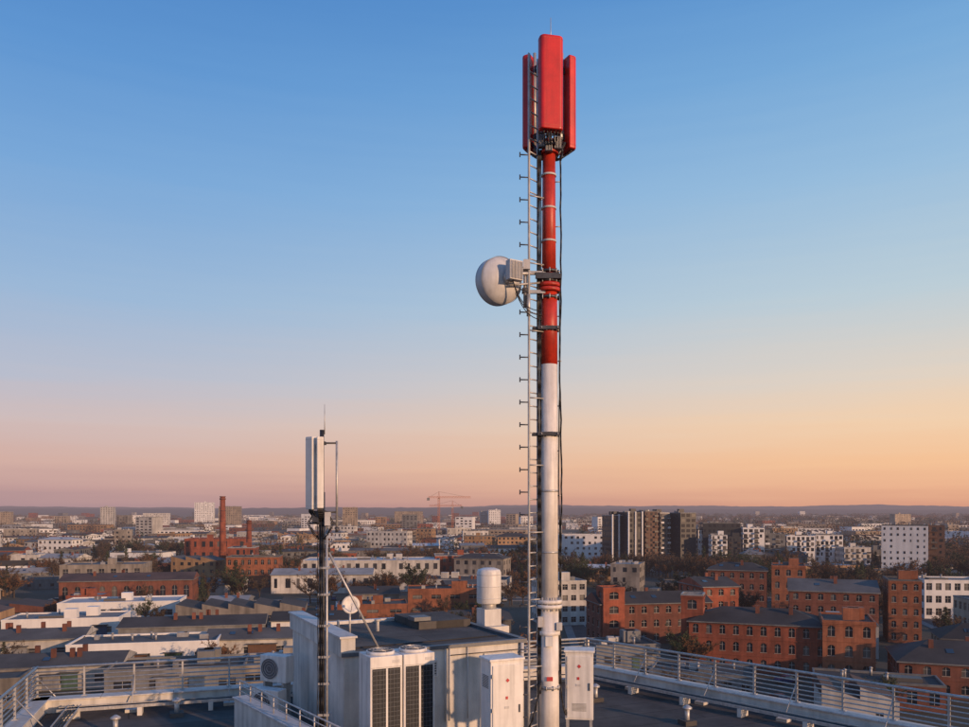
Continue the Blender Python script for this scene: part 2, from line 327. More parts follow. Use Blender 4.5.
def building(name, x, y, w, d, h, rot=0, mw=None, mr=None, floors=2, bw=None, bd=None, roof='flat', detail=True, ww=0.45, wh=0.5,
             trim=None, clutter=4, rh=2.5, band=False, z0=0.0, balconies=False, seed=None, foot=True, arch=False, pitch=3.6, gates=0, fins=0):
    rnd = random.Random(seed if seed is not None else int(x*7+y*13))
    mw = mw or W_BRICK[0]; mr = mr or RF[0]
    bw = bw if bw is not None else max(2, int(w/pitch)); bd = bd if bd is not None else max(2, int(d/pitch))
    mb = MB(); a, b = w/2, d/2
    if foot: FOOT.append((x, y, a+1, b+1, rot))
    C = [(-a, -b), (a, -b), (a, b), (-a, b)]
    gs = (0, 0, 0, 1) if mw in (W_DARK, W_BROWN) else (0, 0, 1, 2)
    for i in range(4):
        bays = bw if i % 2 == 0 else bd
        fl = floors if (i != 2) else 0
        wall(mb, C[i], C[(i+1) % 4], z0, h, fl, bays, mw, ww, wh, detail, trim, band, rnd, arch, gs)
    for _ in range(gates):
        gw = rnd.uniform(2.6, 4); gh = min(h*.72, rnd.uniform(2.6, 3.6)); u = rnd.uniform(-a+gw/2+.4, a-gw/2-.4)
        mb.box((u, -b-.06, gh/2), (gw, .16, gh), rnd.choice(GATES)); mb.box((u, -b-.5, gh+.15), (gw+.6, 1.0, .12), RF[1])
    for k in range(fins+1 if fins else 0):
        mb.box((-a+w*k/fins, -b-.35, h/2+.4), (.7, .9, h+.8), W_WHITE)
    if balconies:
        fh = h/floors; fr = W_BROWN if mw in (W_BROWN, W_DARK) else W_WHITE
        for f in range(1, floors):
            for k in range(0, bw, 2):
                u = -a+w*(k+0.5)/bw
                mb.box((u, -b-0.6, f*fh+0.05), (w/bw*0.9, 1.2, 0.16), fr)
                mb.box((u, -b-1.18, f*fh+0.6), (w/bw*0.9, 0.05, 0.9), rnd.choice((fr, GL[2], GL[1])))
    if roof == 'flat':
        t = 0.3; ph = 0.4
        mb.face([(-a, -b, h), (a, -b, h), (a, b, h), (-a, b, h)], mr)
        cap = rnd.choice((W_LIGHT[2], M_VENT, mw, mw))
        mb.box((0, -b+t/2-.04, h+ph/2), (w+.16, t, ph), cap); mb.box((0, b-t/2+.04, h+ph/2), (w+.16, t, ph), cap)
        mb.box((-a+t/2-.04, 0, h+ph/2), (t, d-2*t, ph-.02), cap); mb.box((a-t/2+.04, 0, h+ph/2), (t, d-2*t, ph-.02), cap)
        for _ in range(clutter):
            k = rnd.random(); px, py = rnd.uniform(-a*.8, a*.8), rnd.uniform(-b*.75, b*.75)
            if k < .4: mb.box((px, py, h+.5), (rnd.uniform(.8, 2.2), rnd.uniform(.8, 1.6), 1.0), rnd.choice((M_VENT, W_LIGHT[0], W_LIGHT[2])))
            elif k < .7: mb.tube((px, py, h), (px, py, h+1.3), .25, M_VENT, n=8); mb.tube((px, py, h+1.3), (px, py, h+1.55), .42, M_VENT, r1=.1, n=8)
            elif k < .85 and w > 14: mb.box((px*.6, py*.5, h+.35), (min(6, w*.3), min(3, d*.3), .7), GL[2])
            else: mb.box((px*.7, py*.5, h+1.2), (3, 2.6, 2.4), mw)
    elif roof in ('gable', 'hip'):
        e = .45; ins = 0 if roof == 'gable' else min(b, a*.5)
        A = [(-a-e, -b-e, h), (a+e, -b-e, h), (a+e, b+e, h), (-a-e, b+e, h)]
        r0 = (-a-(e if not ins else 0)+ins, 0, h+rh); r1 = (a+(e if not ins else 0)-ins, 0, h+rh)
        mb.face([A[0], A[1], r1, r0], mr); mb.face([A[2], A[3], r0, r1], mr)
        em = mr if ins else mw
        mb.face([A[1], A[2], r1], em); mb.face([A[3], A[0], r0], em)
        mb.face([(p[0], p[1], h-.25) for p in A], mr)
        for i in range(4):
            p, q = A[i], A[(i+1) % 4]
            mb.face([(p[0], p[1], h-.25), (q[0], q[1], h-.25), q, p], W_LIGHT[2])
        for _ in range(clutter):
            px = rnd.uniform(-a*.6, a*.6); sy = rnd.choice((-1, 1)); k = rnd.random()
            zz = h+rh*.55
            if k < .5: mb.box((px, sy*b*.35, zz+.7), (.8, .8, 2.2), W_BRICK[2])
            else:
                Mx = Matrix.Rotation(-sy*math.atan2(rh, b+e), 3, 'X')
                mb.box((px, sy*b*.5, h+rh*.5+.1), (1.2, 1.6, .12), GL[0], M=Mx)
    elif roof == 'saw':
        nseg = max(2, int(w/7)); sw = w/nseg
        for i in range(nseg):
            x0 = -a+i*sw; x1 = x0+sw
            mb.face([(x0, -b, h), (x0, b, h), (x0, b, h+rh), (x0, -b, h+rh)], GL[1])
            mb.face([(x0, -b, h+rh), (x1, -b, h+.002), (x1, b, h+.002), (x0, b, h+rh)], mr)
            mb.face([(x0, -b, h), (x1, -b, h), (x0, -b, h+rh)], mw); mb.face([(x0, b, h), (x1, b, h), (x0, b, h+rh)], mw)
    ob = mb.obj(name, (x, y, 0), rel=True); ob.rotation_euler = (0, 0, rot)
    return ob

BT = dict(trim=W_TRIM, arch=True, pitch=2.9, ww=.42)
rr = R(-20)
# --- brick quarter on the right
building('brick_factory', 58, 170, 27, 13, 10.2, rr, W_BRICK[0], RF[0], 3, 10, 4, 'hip', rh=2.6, clutter=7, seed=1, wh=.55, **BT)
building('brick_factory_tower', 45.0, 172.5, 4.6, 4.6, 15.2, rr, W_BRICK[0], RF[3], 4, 1, 1, 'flat', clutter=0, **BT)
building('brick_factory', 73.5, 162.5, 9.5, 13.5, 11.4, rr, W_BRICK[1], RF[0], 3, 3, 4, 'flat', clutter=3, wh=.55, **BT)
building('brick_workshop', 42, 206, 29, 12, 10.2, R(10), W_BRICK[2], RF[0], 3, 9, 3, 'gable', rh=2.4, clutter=4, **BT)
building('brick_workshop_tower', 31.5, 200, 5.5, 5.5, 14.0, R(10), W_BRICK[0], RF[3], 4, 1, 1, 'flat', clutter=0, **BT)
building('brick_workshop', 62, 222, 10, 16, 13.0, R(10), W_BRICK[0], RF[0], 4, 3, 4, 'gable', rh=2.0, clutter=3, **BT)
building('brick_mill', 83, 262, 18, 12, 14.2, rr, W_BRICK[2], RF[0], 4, 6, 4, 'hip', rh=2.2, clutter=4, **BT)
building('brick_mill', 98, 258, 10, 14, 15.6, rr, W_BRICK[1], RF[0], 4, 3, 4, 'flat', clutter=3, **BT)
building('brick_warehouse', 92, 212, 21, 15, 12.6, rr, W_BRICK[2], RF[1], 4, 7, 4, 'gable', rh=2.6, clutter=5, **BT)
building('brick_warehouse', 107.5, 206, 7.5, 11, 15.6, rr, W_BRICK[1], RF[0], 5, 3, 3, 'flat', clutter=2, **BT)
building('rendered_house', 84, 186, 13, 9, 7.2, rr, W_LIGHT[0], RF[1], 2, 5, 3, 'flat', clutter=3)
building('slate_roof_hall', 89, 148, 24, 16, 6.2, rr, W_BRICK[2], RF[0], 2, 8, 4, 'hip', rh=3.0, clutter=7, **BT)
building('slate_roof_hall', 108, 171, 20, 13, 6.5, rr, W_LIGHT[1], RF[0], 2, 7, 4, 'hip', rh=2.6, clutter=5)
building('low_shed', 68, 139, 20, 9, 4.2, rr, W_BRICK[2], RF[0], 1, 6, 3, 'flat', clutter=5)
building('low_shed', 40, 146, 18, 11, 4.4, rr, W_LIGHT[2], RF[0], 1, 6, 3, 'flat', clutter=5)
building('modern_office', 146, 252, 19, 14, 11.6, R(-8), W_WHITE, RF[2], 3, 7, 4, 'flat', ww=.62, wh=.55)
building('modern_office', 141, 225, 12, 12, 8.4, R(-8), W_LIGHT[1], RF[1], 2, 4, 4, 'flat', ww=.6)
# --- apartment blocks
building('apartment_block', 22, 238, 13, 13, 12.6, R(12), W_LIGHT[0], RF[2], 4, 5, 5, 'flat', ww=.6, wh=.5)
building('white_tower_block', 206, 392, 20, 14, 25.8, R(-28), W_WHITE, RF[1], 9, 7, 4, 'flat', detail=False, ww=.3, wh=.42)
building('brown_tower_block', 222, 398, 12, 16, 25.6, R(-28), W_BROWN, RF[1], 9, 4, 5, 'flat', detail=False, ww=.5, balconies=True)
hr = R(14)
def tower(n, bl, br, Y, h, m, fl, ww=.5, bal=False, rot=hr, d=15, band=False, wh=.52, fins=0):
    X0, X1 = bl*Y, br*Y
    building(n, (X0+X1)/2, Y+d/2, (X1-X0)*.97, d, h, rot, m, RF[1], fl, max(3, int((X1-X0)/2.6)), 5, 'flat', detail=False, ww=ww, balconies=bal, clutter=6, wh=wh, band=band, fins=fins)
tower('glass_tower_block', .155, .173, 452, 30.2, W_DARK, 10, .75, wh=.6, fins=2)
tower('glass_tower_block', .175, .194, 446, 31.8, W_DARK, 11, .75, wh=.6, fins=2)
tower('brown_tower_block', .196, .214, 452, 32.5, W_BROWN, 11, .5, True)
tower('ochre_tower_block', .215, .229, 455, 31.5, W_LIGHT[4], 11, .5, True)
tower('grey_tower_block', .229, .238, 460, 26.5, W_LIGHT[0], 9, .5)
tower('black_tower_block', .240, .262, 448, 31.6, W_DARK, 11, .7, wh=.6)
tower('white_apartment_block', .263, .274, 455, 22, W_WHITE, 8, .5)
tower('dark_apartment_block', .275, .322, 452, 25.8, W_DARK, 9, .6, False, rot=R(-6))
tower('white_apartment_block', .285, .305, 436, 19.5, W_WHITE, 7, .65, True, rot=R(-6), d=10, wh=.6)
tower('dark_apartment_block', .306, .322, 438, 18.5, W_DARK, 6, .5, True, rot=R(-6), d=10)
tower('white_apartment_block', .325, .352, 446, 23.0, W_WHITE, 8, .7, True, rot=R(-6), wh=.6)
tower('dark_apartment_block', .352, .378, 446, 19.8, W_LIGHT[2], 7, .6, True, rot=R(-6))
tower('white_apartment_block', .380, .415, 450, 18.6, W_WHITE, 6, .6, True, rot=R(-6), wh=.6)
tower('white_apartment_block', .416, .450, 460, 18.8, W_WHITE, 6, .65, True, rot=R(-6), wh=.6)
tower('grey_apartment_block', .452, .485, 440, 12.5, W_LIGHT[0], 4, .5, True, rot=R(-6))
tower('grey_apartment_block', .488, .522, 445, 11.0, W_LIGHT[2], 4, .5, True, rot=R(-6))
# --- centre and left
building('logistics_hall', -52, 372, 62, 26, 10.5, R(4), W_LIGHT[0], RF[4], 2, 16, 6, 'flat', detail=False, clutter=14)
building('logistics_hall', -66, 330, 40, 18, 7.5, R(4), W_LIGHT[0], RF[2], 1, 9, 5, 'gable', rh=2, detail=False, clutter=5)
building('brick_depot', -8, 385, 32, 18, 11.8, R(5), W_BRICK[0], RF[3], 3, 11, 5, 'flat', detail=False, clutter=6)
building('beige_apartment_block', -4, 582, 22, 13, 14.5, R(4), W_LIGHT[3], RF[1], 5, 8, 4, 'flat', detail=False)
building('beige_apartment_block', 21, 580, 24, 13, 14.2, R(4), W_LIGHT[3], RF[0], 5, 8, 4, 'hip', detail=False)
building('brick_boiler_house', -148, 445, 32, 20, 17.5, R(8), W_BRICK[0], RF[3], 3, 8, 5, 'flat', detail=False, clutter=4)
building('brick_factory', -101, 352, 22, 15, 13.0, R(8), W_BRICK[1], RF[3], 3, 8, 5, 'flat', detail=True, clutter=4, arch=True)
building('brick_factory', -112, 372, 12, 14, 16.0, R(8), W_BRICK[0], RF[3], 4, 4, 5, 'flat', detail=False, clutter=3)
building('arched_brick_hall', -128, 290, 44, 16, 8.6, R(12), W_BRICK[2], RF[3], 1, 11, 5, 'gable', rh=2.2, clutter=5, wh=.5, arch=True)
building('concrete_hall', -150, 318, 30, 18, 12.0, R(12), W_LIGHT[4], RF[1], 2, 7, 5, 'flat', clutter=5)
for (bx, Y, top, r0, r1) in ((-.3275, 400, 40.2, 2.0, 1.25), (-.2945, 392, 28.4, 1.7, 1.1)):
    c = MB(); X = bx*Y
    c.tube((X, Y, 0), (X, Y, top), r0, W_BRICK[0], r1=r1, n=20)
    c.tube((X, Y, top-1.6), (X, Y, top-.9), r1+.28, W_BRICK[2], n=20); c.tube((X, Y, top-.35), (X, Y, top+.1), r1+.22, W_BRICK[2], n=20)
    for k in range(5): c.tube((X, Y, top*(.3+.13*k)), (X, Y, top*(.3+.13*k)+.15), r0+(r1-r0)*(.3+.13*k)+.06, M_DSTEEL, n=20)
    c.box((X, Y, 1.5), (5, 5, 3), W_BRICK[2]); c.obj('brick_chimney', (X, Y, 0)); FOOT.append((X, Y, 3, 3, 0))
for i, (bx, Y, w_, d_, h_, ro, mw, mrf, rt) in enumerate([
    (-.42, 176, 30, 13, 5.0, 12, W_WHITE, RF[1], 'flat'), (-.27, 186, 26, 12, 4.6, 10, W_LIGHT[0], RF[1], 'gable'),
    (-.56, 182, 22, 13, 5.0, 14, W_LIGHT[0], RF[1], 'gable'), (-.36, 204, 34, 15, 5.0, 12, W_LIGHT[2], RF[0], 'gable'),
    (-.52, 214, 28, 14, 5.0, 12, W_WHITE, RF[2], 'flat'), (-.21, 214, 22, 14, 5.0, 8, W_WHITE, RF[0], 'gable'),
    (-.14, 236, 20, 12, 6.0, 8, W_BRICK[1], RF[1], 'flat'), (-.30, 238, 36, 16, 5.0, 10, W_LIGHT[4], RF[0], 'saw'),
    (-.45, 248, 34, 16, 5.5, 12, W_WHITE, RF[4], 'flat'), (-.05, 262, 24, 13, 8.0, 6, W_BRICK[1], RF[0], 'flat'),
    (-.38, 151, 24, 12, 4.5, 12, W_LIGHT[2], RF[0], 'flat'), (-.53, 154, 24, 12, 4.5, 12, W_LIGHT[0], RF[1], 'gable'),
    (-.24, 158, 20, 12, 4.0, 10, W_LIGHT[4], RF[1], 'flat'), (.17, 172, 14, 10, 5.0, 10, W_LIGHT[2], RF[0], 'flat')]):
    building('warehouse', bx*Y, Y, w_, d_, h_, R(ro), mw, mrf, 1 if h_ < 6 else 2, None, None, rt, True, ww=.5, wh=.32, rh=1.6, clutter=8, pitch=6, gates=2)

# --- roads
def road(p0, p1, wd=8.0):
    p0, p1 = Vector((*p0, 0)), Vector((*p1, 0)); d = p1-p0; Ln = d.length; d.normalize(); n = Vector((-d.y, d.x, 0))
    m = MB(); q = lambda a, o, z: tuple(p0+d*a+n*o+Vector((0, 0, z)))
    m.face([q(0, -wd/2, .03), q(Ln, -wd/2, .03), q(Ln, wd/2, .03), q(0, wd/2, .03)], M_ASPH)
    a = 2
    while a < Ln-4:
        m.face([q(a, -.08, .036), q(a+3, -.08, .036), q(a+3, .08, .036), q(a, .08, .036)], M_MARK); a += 7
    m.obj('road')
    mid = (p0+p1)/2; ang = math.atan2(d.y, d.x)
    pv = MB()
    for s in (-1, 1):
        cc = mid+n*s*(wd/2+1.1); pv.box((cc.x, cc.y, .07), (Ln, 2.2, .14), M_PAVE, rot=ang)
    pv.obj('pavement'); FOOT.append((mid.x, mid.y, Ln/2, wd/2+2.2, ang))
road((-190, 262), (-60, 296)); road((10, 300), (190, 300)); road((24, 130), (34, 330)); road((-60, 120), (-72, 296))
road((112, 140), (150, 300)); road((-240, 480), (240, 500), 10)

# --- tree groves reserved before infill
rt_ = random.Random(21); GROVE = []
for (bx, Y, a, b) in [(.50, 330, 24, 16), (.40, 345, 30, 16), (.58, 400, 26, 26), (.30, 390, 34, 18), (.22, 405, 34, 14), (.13, 350, 14, 16),
                      (-.11, 300, 16, 9), (-.23, 290, 14, 8), (-.24, 420, 30, 10), (-.47, 380, 22, 11), (.29, 236, 9, 7), (.45, 222, 7, 9), (.37, 310, 14, 7),
                      (-.06, 450, 40, 12), (-.4, 560, 50, 14), (.05, 500, 30, 14), (.48, 530, 60, 25), (.33, 560, 60, 25), (.2, 560, 40, 20), (-.02, 200, 8, 6),
                      (.56, 480, 24, 24), (.58, 200, 7, 7), (.46, 245, 9, 8), (.12, 300, 9, 9), (-.2, 340, 14, 8), (.07, 420, 24, 12), (-.33, 300, 8, 6), (.52, 270, 9, 9), (.385, 285, 9, 6)]:
    GROVE.append((bx*Y, Y, a, b))

# --- infill
rg = random.Random(11)
def infill(n, y0, y1, sz, dz, hs, mats, det):
    for _ in range(n):
        Y = math.sqrt(rg.uniform(y0*y0, y1*y1)); X = rg.uniform(-.72, .72)*Y
        if Y < 330: ang = R(12)+R(rg.uniform(-5, 5)) if X < 20 else rr+R(rg.uniform(-5, 5))
        else: ang = R(rg.choice((6, 10, -8, 20, -16)))
        if rg.random() < .3: ang += math.pi/2
        w_ = rg.uniform(*sz); d_ = rg.uniform(*dz); f = (X, Y, w_/2+1.5, d_/2+1.5, ang)
        if any(overlap(f, (q[0], q[1], q[2]*.85, q[3]*.85, 0)) for q in GROVE): continue
        if any(overlap(f, q) for q in FOOT): continue
        h_ = rg.uniform(*hs); mw = rg.choice(mats)
        rt = rg.choice(('flat', 'flat', 'flat', 'flat', 'gable', 'gable', 'gable', 'saw') if h_ < 10 else ('flat', 'flat', 'hip'))
        low = h_ < 8
        building('warehouse' if low else 'town_building', X, Y, w_, d_, h_, ang, mw, rg.choice((RF[0], RF[0], RF[0], RF[1], RF[1], RF[2], RF[2], RF[3], RF[4])),
                 1 if low and h_ < 6.5 else max(1, int(h_/3.3)), None, None, rt, det, ww=rg.choice((.2, .3, .45, .7)) if low else .42, wh=rg.choice((.22, .3, .36)) if low else .45,
                 rh=rg.uniform(1.2, 2.2), clutter=5, pitch=rg.choice((4, 5.5, 7)) if low else 3.4, gates=rg.choice((0, 1, 2)) if low else 0)
mixw = [W_LIGHT[0], W_LIGHT[0], W_WHITE, W_LIGHT[1], W_LIGHT[2], W_LIGHT[2], W_LIGHT[4], W_LIGHT[4], W_LIGHT[3], W_BRICK[2], W_BRICK[0]]
infill(360, 125, 300, (9, 30), (8, 18), (3.0, 5.8), mixw, True)
infill(400, 300, 480, (14, 50), (10, 26), (3.6, 7.5), mixw, False)
infill(90, 300, 480, (10, 24), (10, 14), (8, 12), mixw, False)
infill(480, 480, 900, (16, 56), (10, 24), (4, 9), mixw+[W_LIGHT[0], W_WHITE], False)
infill(140, 480, 900, (14, 40), (11, 14), (11, 18), [W_LIGHT[0], W_LIGHT[1], W_LIGHT[3], W_WHITE, W_WHITE, W_LIGHT[4]], False)

# --- distant city in one mesh
dc = MB(); rd = random.Random(3)
def dbox(X, Y, w_, d_, h_, m, rot):
    dc.box((X, Y, h_/2), (w_, d_, h_), m, rot=rot)
    dc.box((X, Y, h_+.15), (w_-.6, d_-.6, .3), rd.choice(RF), rot=rot)
    n = int(h_/3.1) if h_ > 9 else 1
    nb = max(2, int(w_/4.5)); ca, sa = math.cos(rot), math.sin(rot)
    for f in range(n):
        for k in range(nb):
            if rd.random() < .2: continue
            u = -w_/2+w_*(k+.5)/nb; v = -d_/2-.1
            dc.box((X+u*ca-v*sa, Y+u*sa+v*ca, f*3.1+1.9), (w_/nb*.55, .1, 1.5), GL[0], rot=rot)
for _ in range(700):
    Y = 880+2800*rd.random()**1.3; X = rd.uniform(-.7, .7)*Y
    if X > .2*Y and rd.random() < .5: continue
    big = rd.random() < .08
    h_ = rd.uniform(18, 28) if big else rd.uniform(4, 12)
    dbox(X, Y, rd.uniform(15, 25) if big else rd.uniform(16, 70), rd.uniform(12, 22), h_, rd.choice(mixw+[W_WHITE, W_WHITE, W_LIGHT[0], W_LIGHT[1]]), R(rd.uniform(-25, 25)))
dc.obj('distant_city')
for i, (bx, Y, w_, h_) in enumerate([(-.471, 1300, 19, 38), (-.350, 1500, 34, 47), (-.318, 1520, 40, 40), (-.168, 1200, 22, 37),
                                     (.0, 1500, 16, 31), (.012, 1480, 22, 33), (-.6, 1400, 22, 30), (-.095, 1700, 60, 30), (-.41, 1450, 44, 27), (-.44, 1350, 30, 24), (.52, 1400, 30, 26)]):
    building('distant_tower_block', bx*Y, Y, w_, 15, h_, R(8), (W_LIGHT[0], W_WHITE, W_LIGHT[1], W_LIGHT[1])[i % 4], RF[1], int(h_/3), max(4, int(w_/3.5)), 4, 'flat', detail=False, ww=.4, wh=.4)

# --- tower cranes
def crane(X, Y, H_, J, CJ, ang, s=1.1):
    c = MB(); t = .2
    for z in range(0, int(H_), 3):
        for (a, b) in ((-s, -s), (s, -s), (s, s), (-s, s)): c.tube((X+a, Y+b, z), (X+a, Y+b, z+3), t, M_CRANE, n=4)
        c.tube((X-s, Y-s, z), (X+s, Y-s, z+3), t*.7, M_CRANE, n=4); c.tube((X+s, Y+s, z), (X-s, Y+s, z+3), t*.7, M_CRANE, n=4)
    d = Vector((math.cos(ang), math.sin(ang), 0)); n = Vector((-d.y, d.x, 0)); O = Vector((X, Y, H_))
    k = -CJ
    while k < J:
        for o in (-.8, .8): c.tube(O+d*k+n*o, O+d*(k+3)+n*o, t, M_CRANE, n=4)
        c.tube(O+d*k+Vector((0, 0, 1.6)), O+d*(k+3)+Vector((0, 0, 1.6)), t, M_CRANE, n=4)
        c.tube(O+d*k+n*.8, O+d*(k+1.5)+Vector((0, 0, 1.6)), t*.7, M_CRANE, n=4); c.tube(O+d*(k+3)-n*.8, O+d*(k+1.5)+Vector((0, 0, 1.6)), t*.7, M_CRANE, n=4)
        k += 3
    top = O+Vector((0, 0, 7)); c.tube(O-d*1+n, top, t, M_CRANE, n=4); c.tube(O+d*1-n, top, t, M_CRANE, n=4)
    c.tube(top, O+d*J*.8+Vector((0, 0, 1.6)), .12, M_DSTEEL, n=4); c.tube(top, O-d*CJ, .12, M_DSTEEL, n=4)
    c.box(tuple(O-d*CJ+Vector((0, 0, -1.5))), (3, 2, 3), W_LIGHT[2], rot=ang); c.box(tuple(O+n*1.6+Vector((0, 0, -1))), (1.8, 1.6, 2.2), W_LIGHT[0])
    c.obj('tower_crane', (X, Y, 0))
crane(-.057*900, 900, 47, 36, 12, R(8), 1.0); crane(-.040*1000, 1000, 38, 30, 12, R(170), 1.0)

# ------------------------------------------------------------------ trees
def tree_mesh(seed, leafm, H_=10.0, spread=1.0, conifer=False, nleaf=6):
    r = random.Random(seed); m = MB()
    if conifer:
        m.tube((0, 0, 0), (0, 0, H_), .22, M_BARK, r1=.03, n=6, caps=False)
        for k in range(26):
            z = H_*(.14+.85*k/26); rad = (1-z/H_)*H_*.26+.25
            for j in range(9):
                a = r.uniform(0, 6.28); e = Vector((math.cos(a)*rad, math.sin(a)*rad, z-rad*.35)); s_ = Vector((0, 0, z))
                m.tube(s_, e, .04, M_BARK, r1=.01, n=3, caps=False)
                for q in range(5):
                    p = s_.lerp(e, r.uniform(.25, 1)); t_ = Vector((r.uniform(-.35, .35), r.uniform(-.35, .35), r.uniform(-.3, .2)))
                    u_ = Vector((r.uniform(-.35, .35), r.uniform(-.35, .35), r.uniform(-.3, .2))); m.face([p, p+t_, p+u_], leafm)
    else:
        lean = Vector((r.uniform(-.4, .4), r.uniform(-.4, .4), 0)); fork = H_*r.uniform(.22, .32)
        top = Vector((0, 0, fork))+lean*.3
        m.tube((0, 0, 0), top, .26, M_BARK, r1=.19, n=7, caps=False)
        for i in range(9):
            a = 6.28*i/9+r.uniform(-.4, .4); ln = H_*r.uniform(.34, .62); el = r.uniform(.45, 1.35)
            d = Vector((math.cos(a)*math.cos(el)*spread, math.sin(a)*math.cos(el)*spread, math.sin(el)))
            e = top+d*ln; m.tube(top, e, .13, M_BARK, r1=.05, n=5, caps=False)
            for j in range(7):
                s_ = top.lerp(e, r.uniform(.3, 1)); a2 = a+r.uniform(-1.3, 1.3); e2 = r.uniform(.1, 1.2)
                l2 = H_*r.uniform(.10, .24)
                q = s_+Vector((math.cos(a2)*math.cos(e2), math.sin(a2)*math.cos(e2), math.sin(e2)))*l2
                m.tube(s_, q, .05, M_BARK, r1=.02, n=3, caps=False)
                for k in range(6):
                    s3 = s_.lerp(q, r.uniform(.2, 1)); q3 = s3+Vector((r.uniform(-1, 1), r.uniform(-1, 1), r.uniform(-.2, 1)))*H_*.075
                    m.tube(s3, q3, .025, M_BARK, r1=.01, n=3, caps=False)
                    for t in range(nleaf):
                        p = s3.lerp(q3, r.random())+Vector((r.uniform(-.15, .15), r.uniform(-.15, .15), r.uniform(-.15, .15)))
                        m.face([p, p+Vector((r.uniform(-.26, .26), r.uniform(-.26, .26), r.uniform(-.26, .26))), p+Vector((r.uniform(-.26, .26), r.uniform(-.26, .26), r.uniform(-.26, .26)))], leafm)
    me = bpy.data.meshes.new('tree_mesh'); me.from_pydata([tuple(v) for v in m.v], [], m.f)
    for q in m.mats: me.materials.append(q)
    me.polygons.foreach_set('material_index', m.m); me.update(); return me
TM = [tree_mesh(1, LEAF[0]), tree_mesh(2, LEAF[0], spread=1.2, nleaf=5), tree_mesh(3, LEAF[1], nleaf=8), tree_mesh(4, LEAF[0], spread=.7, nleaf=3),
      tree_mesh(5, LEAF[2], spread=.9, nleaf=8), tree_mesh(6, LEAF[2], conifer=True), tree_mesh(7, LEAF[1], spread=.8, nleaf=5)]
def plant(px, py, s_):
    if any(overlap((px, py, .4, .4, 0), q) for q in FOOT): return 0
    o = bpy.data.objects.new('tree', rt_.choice(TM)); COL.objects.link(o)
    o.location = (px, py, 0); o.scale = (s_, s_, s_*rt_.uniform(.9, 1.2)); o.rotation_euler = (0, 0, rt_.uniform(0, 6.28)); return 1
cnt = 0
for (gx, gy, a, b) in GROVE:
    for _ in range(int(a*b*.065)+5): cnt += plant(gx+rt_.uniform(-a, a), gy+rt_.uniform(-b, b), rt_.uniform(.8, 1.45) if gy > 260 else rt_.uniform(.7, 1.1))
tries = 0
while cnt < 1150 and tries < 6000:
    tries += 1
    Y = 130+rt_.random()**.8*480; X = rt_.uniform(-.7, .7)*Y
    for k in range(rt_.choice((1, 2, 3, 5))):
        cnt += plant(X+rt_.uniform(-6, 6)*(k > 0), Y+rt_.uniform(-4, 4)*(k > 0), rt_.uniform(.5, .95) if Y < 260 else rt_.uniform(.7, 1.25))
# far tree masses
bt = MB(); rb = random.Random(5)
for _ in range(2500):
    right_ = rb.random() < .6
    Y = 540+3600*rb.random()**1.5; X = (rb.uniform(.12, .72) if right_ else rb.uniform(-.72, .2))*Y
    if Y < 900 and any(overlap((X, Y, 2, 2, 0), q) for q in FOOT): continue
    hh = rb.uniform(9, 15)+(3 if right_ else 0); rad = rb.uniform(4, 8)*(1+Y/1800); lm = rb.choice((LEAF[0], LEAF[0], LEAF[1], LEAF[2])); sz = 1.0+Y/1500
    bt.tube((X, Y, 0), (X, Y, hh*.6), .3, M_BARK, r1=.1, n=4, caps=False)
    for k in range(60):
        a, q = rb.uniform(0, 6.28), rb.random()**.5; zz = rb.random()
        rr2 = rad*q*(1-.6*zz*zz); p = Vector((X+rr2*math.cos(a), Y+rr2*math.sin(a), hh*(.12+.88*zz)))
        bt.face([p, p+Vector((rb.uniform(-sz, sz), rb.uniform(-sz, sz), rb.uniform(-sz, sz))), p+Vector((rb.uniform(-sz, sz), rb.uniform(-sz, sz), rb.uniform(-sz, sz)))], lm)
bt.obj('distant_trees')

# ------------------------------------------------------------------ parked cars
def car_mesh(pm):
    m = MB(); prof = [(-2.15, .35), (-2.15, .8), (-1.9, .95), (-1.15, 1.0), (-.55, 1.42), (.75, 1.45), (1.6, 1.02), (2.1, .9), (2.15, .35)]
    hw = .88
    for (a, b) in zip(prof[:-1], prof[1:]):
        ia = .16 if a[1] > 1.2 else 0; ib = .16 if b[1] > 1.2 else 0
        gm = GL[0] if (a[1] > 1.2) != (b[1] > 1.2) else pm
        m.face([(a[0], -hw+ia, a[1]), (b[0], -hw+ib, b[1]), (b[0], hw-ib, b[1]), (a[0], hw-ia, a[1])], gm)
    for s in (-1, 1):
        m.face([(p[0], s*hw, min(p[1], 1.0)) for p in prof if p[1] <= 1.02], pm)
        m.face([(-1.1, s*hw, 1.0), (1.5, s*hw, 1.0), (.75, s*(hw-.16), 1.42), (-.55, s*(hw-.16), 1.40)], GL[0])
        for wx in (-1.3, 1.35): m.tube((wx, s*(hw-.2), .32), (wx, s*(hw+.02), .32), .32, M_TYRE, n=12)
    me = bpy.data.meshes.new('car_mesh'); me.from_pydata([tuple(v) for v in m.v], [], m.f)
    for q in m.mats: me.materials.append(q)
    me.polygons.foreach_set('material_index', m.m); me.update(); return me
CM = [car_mesh(p) for p in M_CARS]; k = 0
for _ in range(1500):
    if k > 70: break
    Y = rt_.uniform(125, 300); X = rt_.uniform(-.65, .65)*Y; f = (X, Y, 2.5, 1.2, 0)
    if any(overlap(f, q) for q in FOOT): continue
    FOOT.append(f); o = bpy.data.objects.new('parked_car', rt_.choice(CM)); COL.objects.link(o)
    o.location = (X, Y, .01); o.rotation_euler = (0, 0, R(12)+rt_.choice((0, math.pi/2))); k += 1

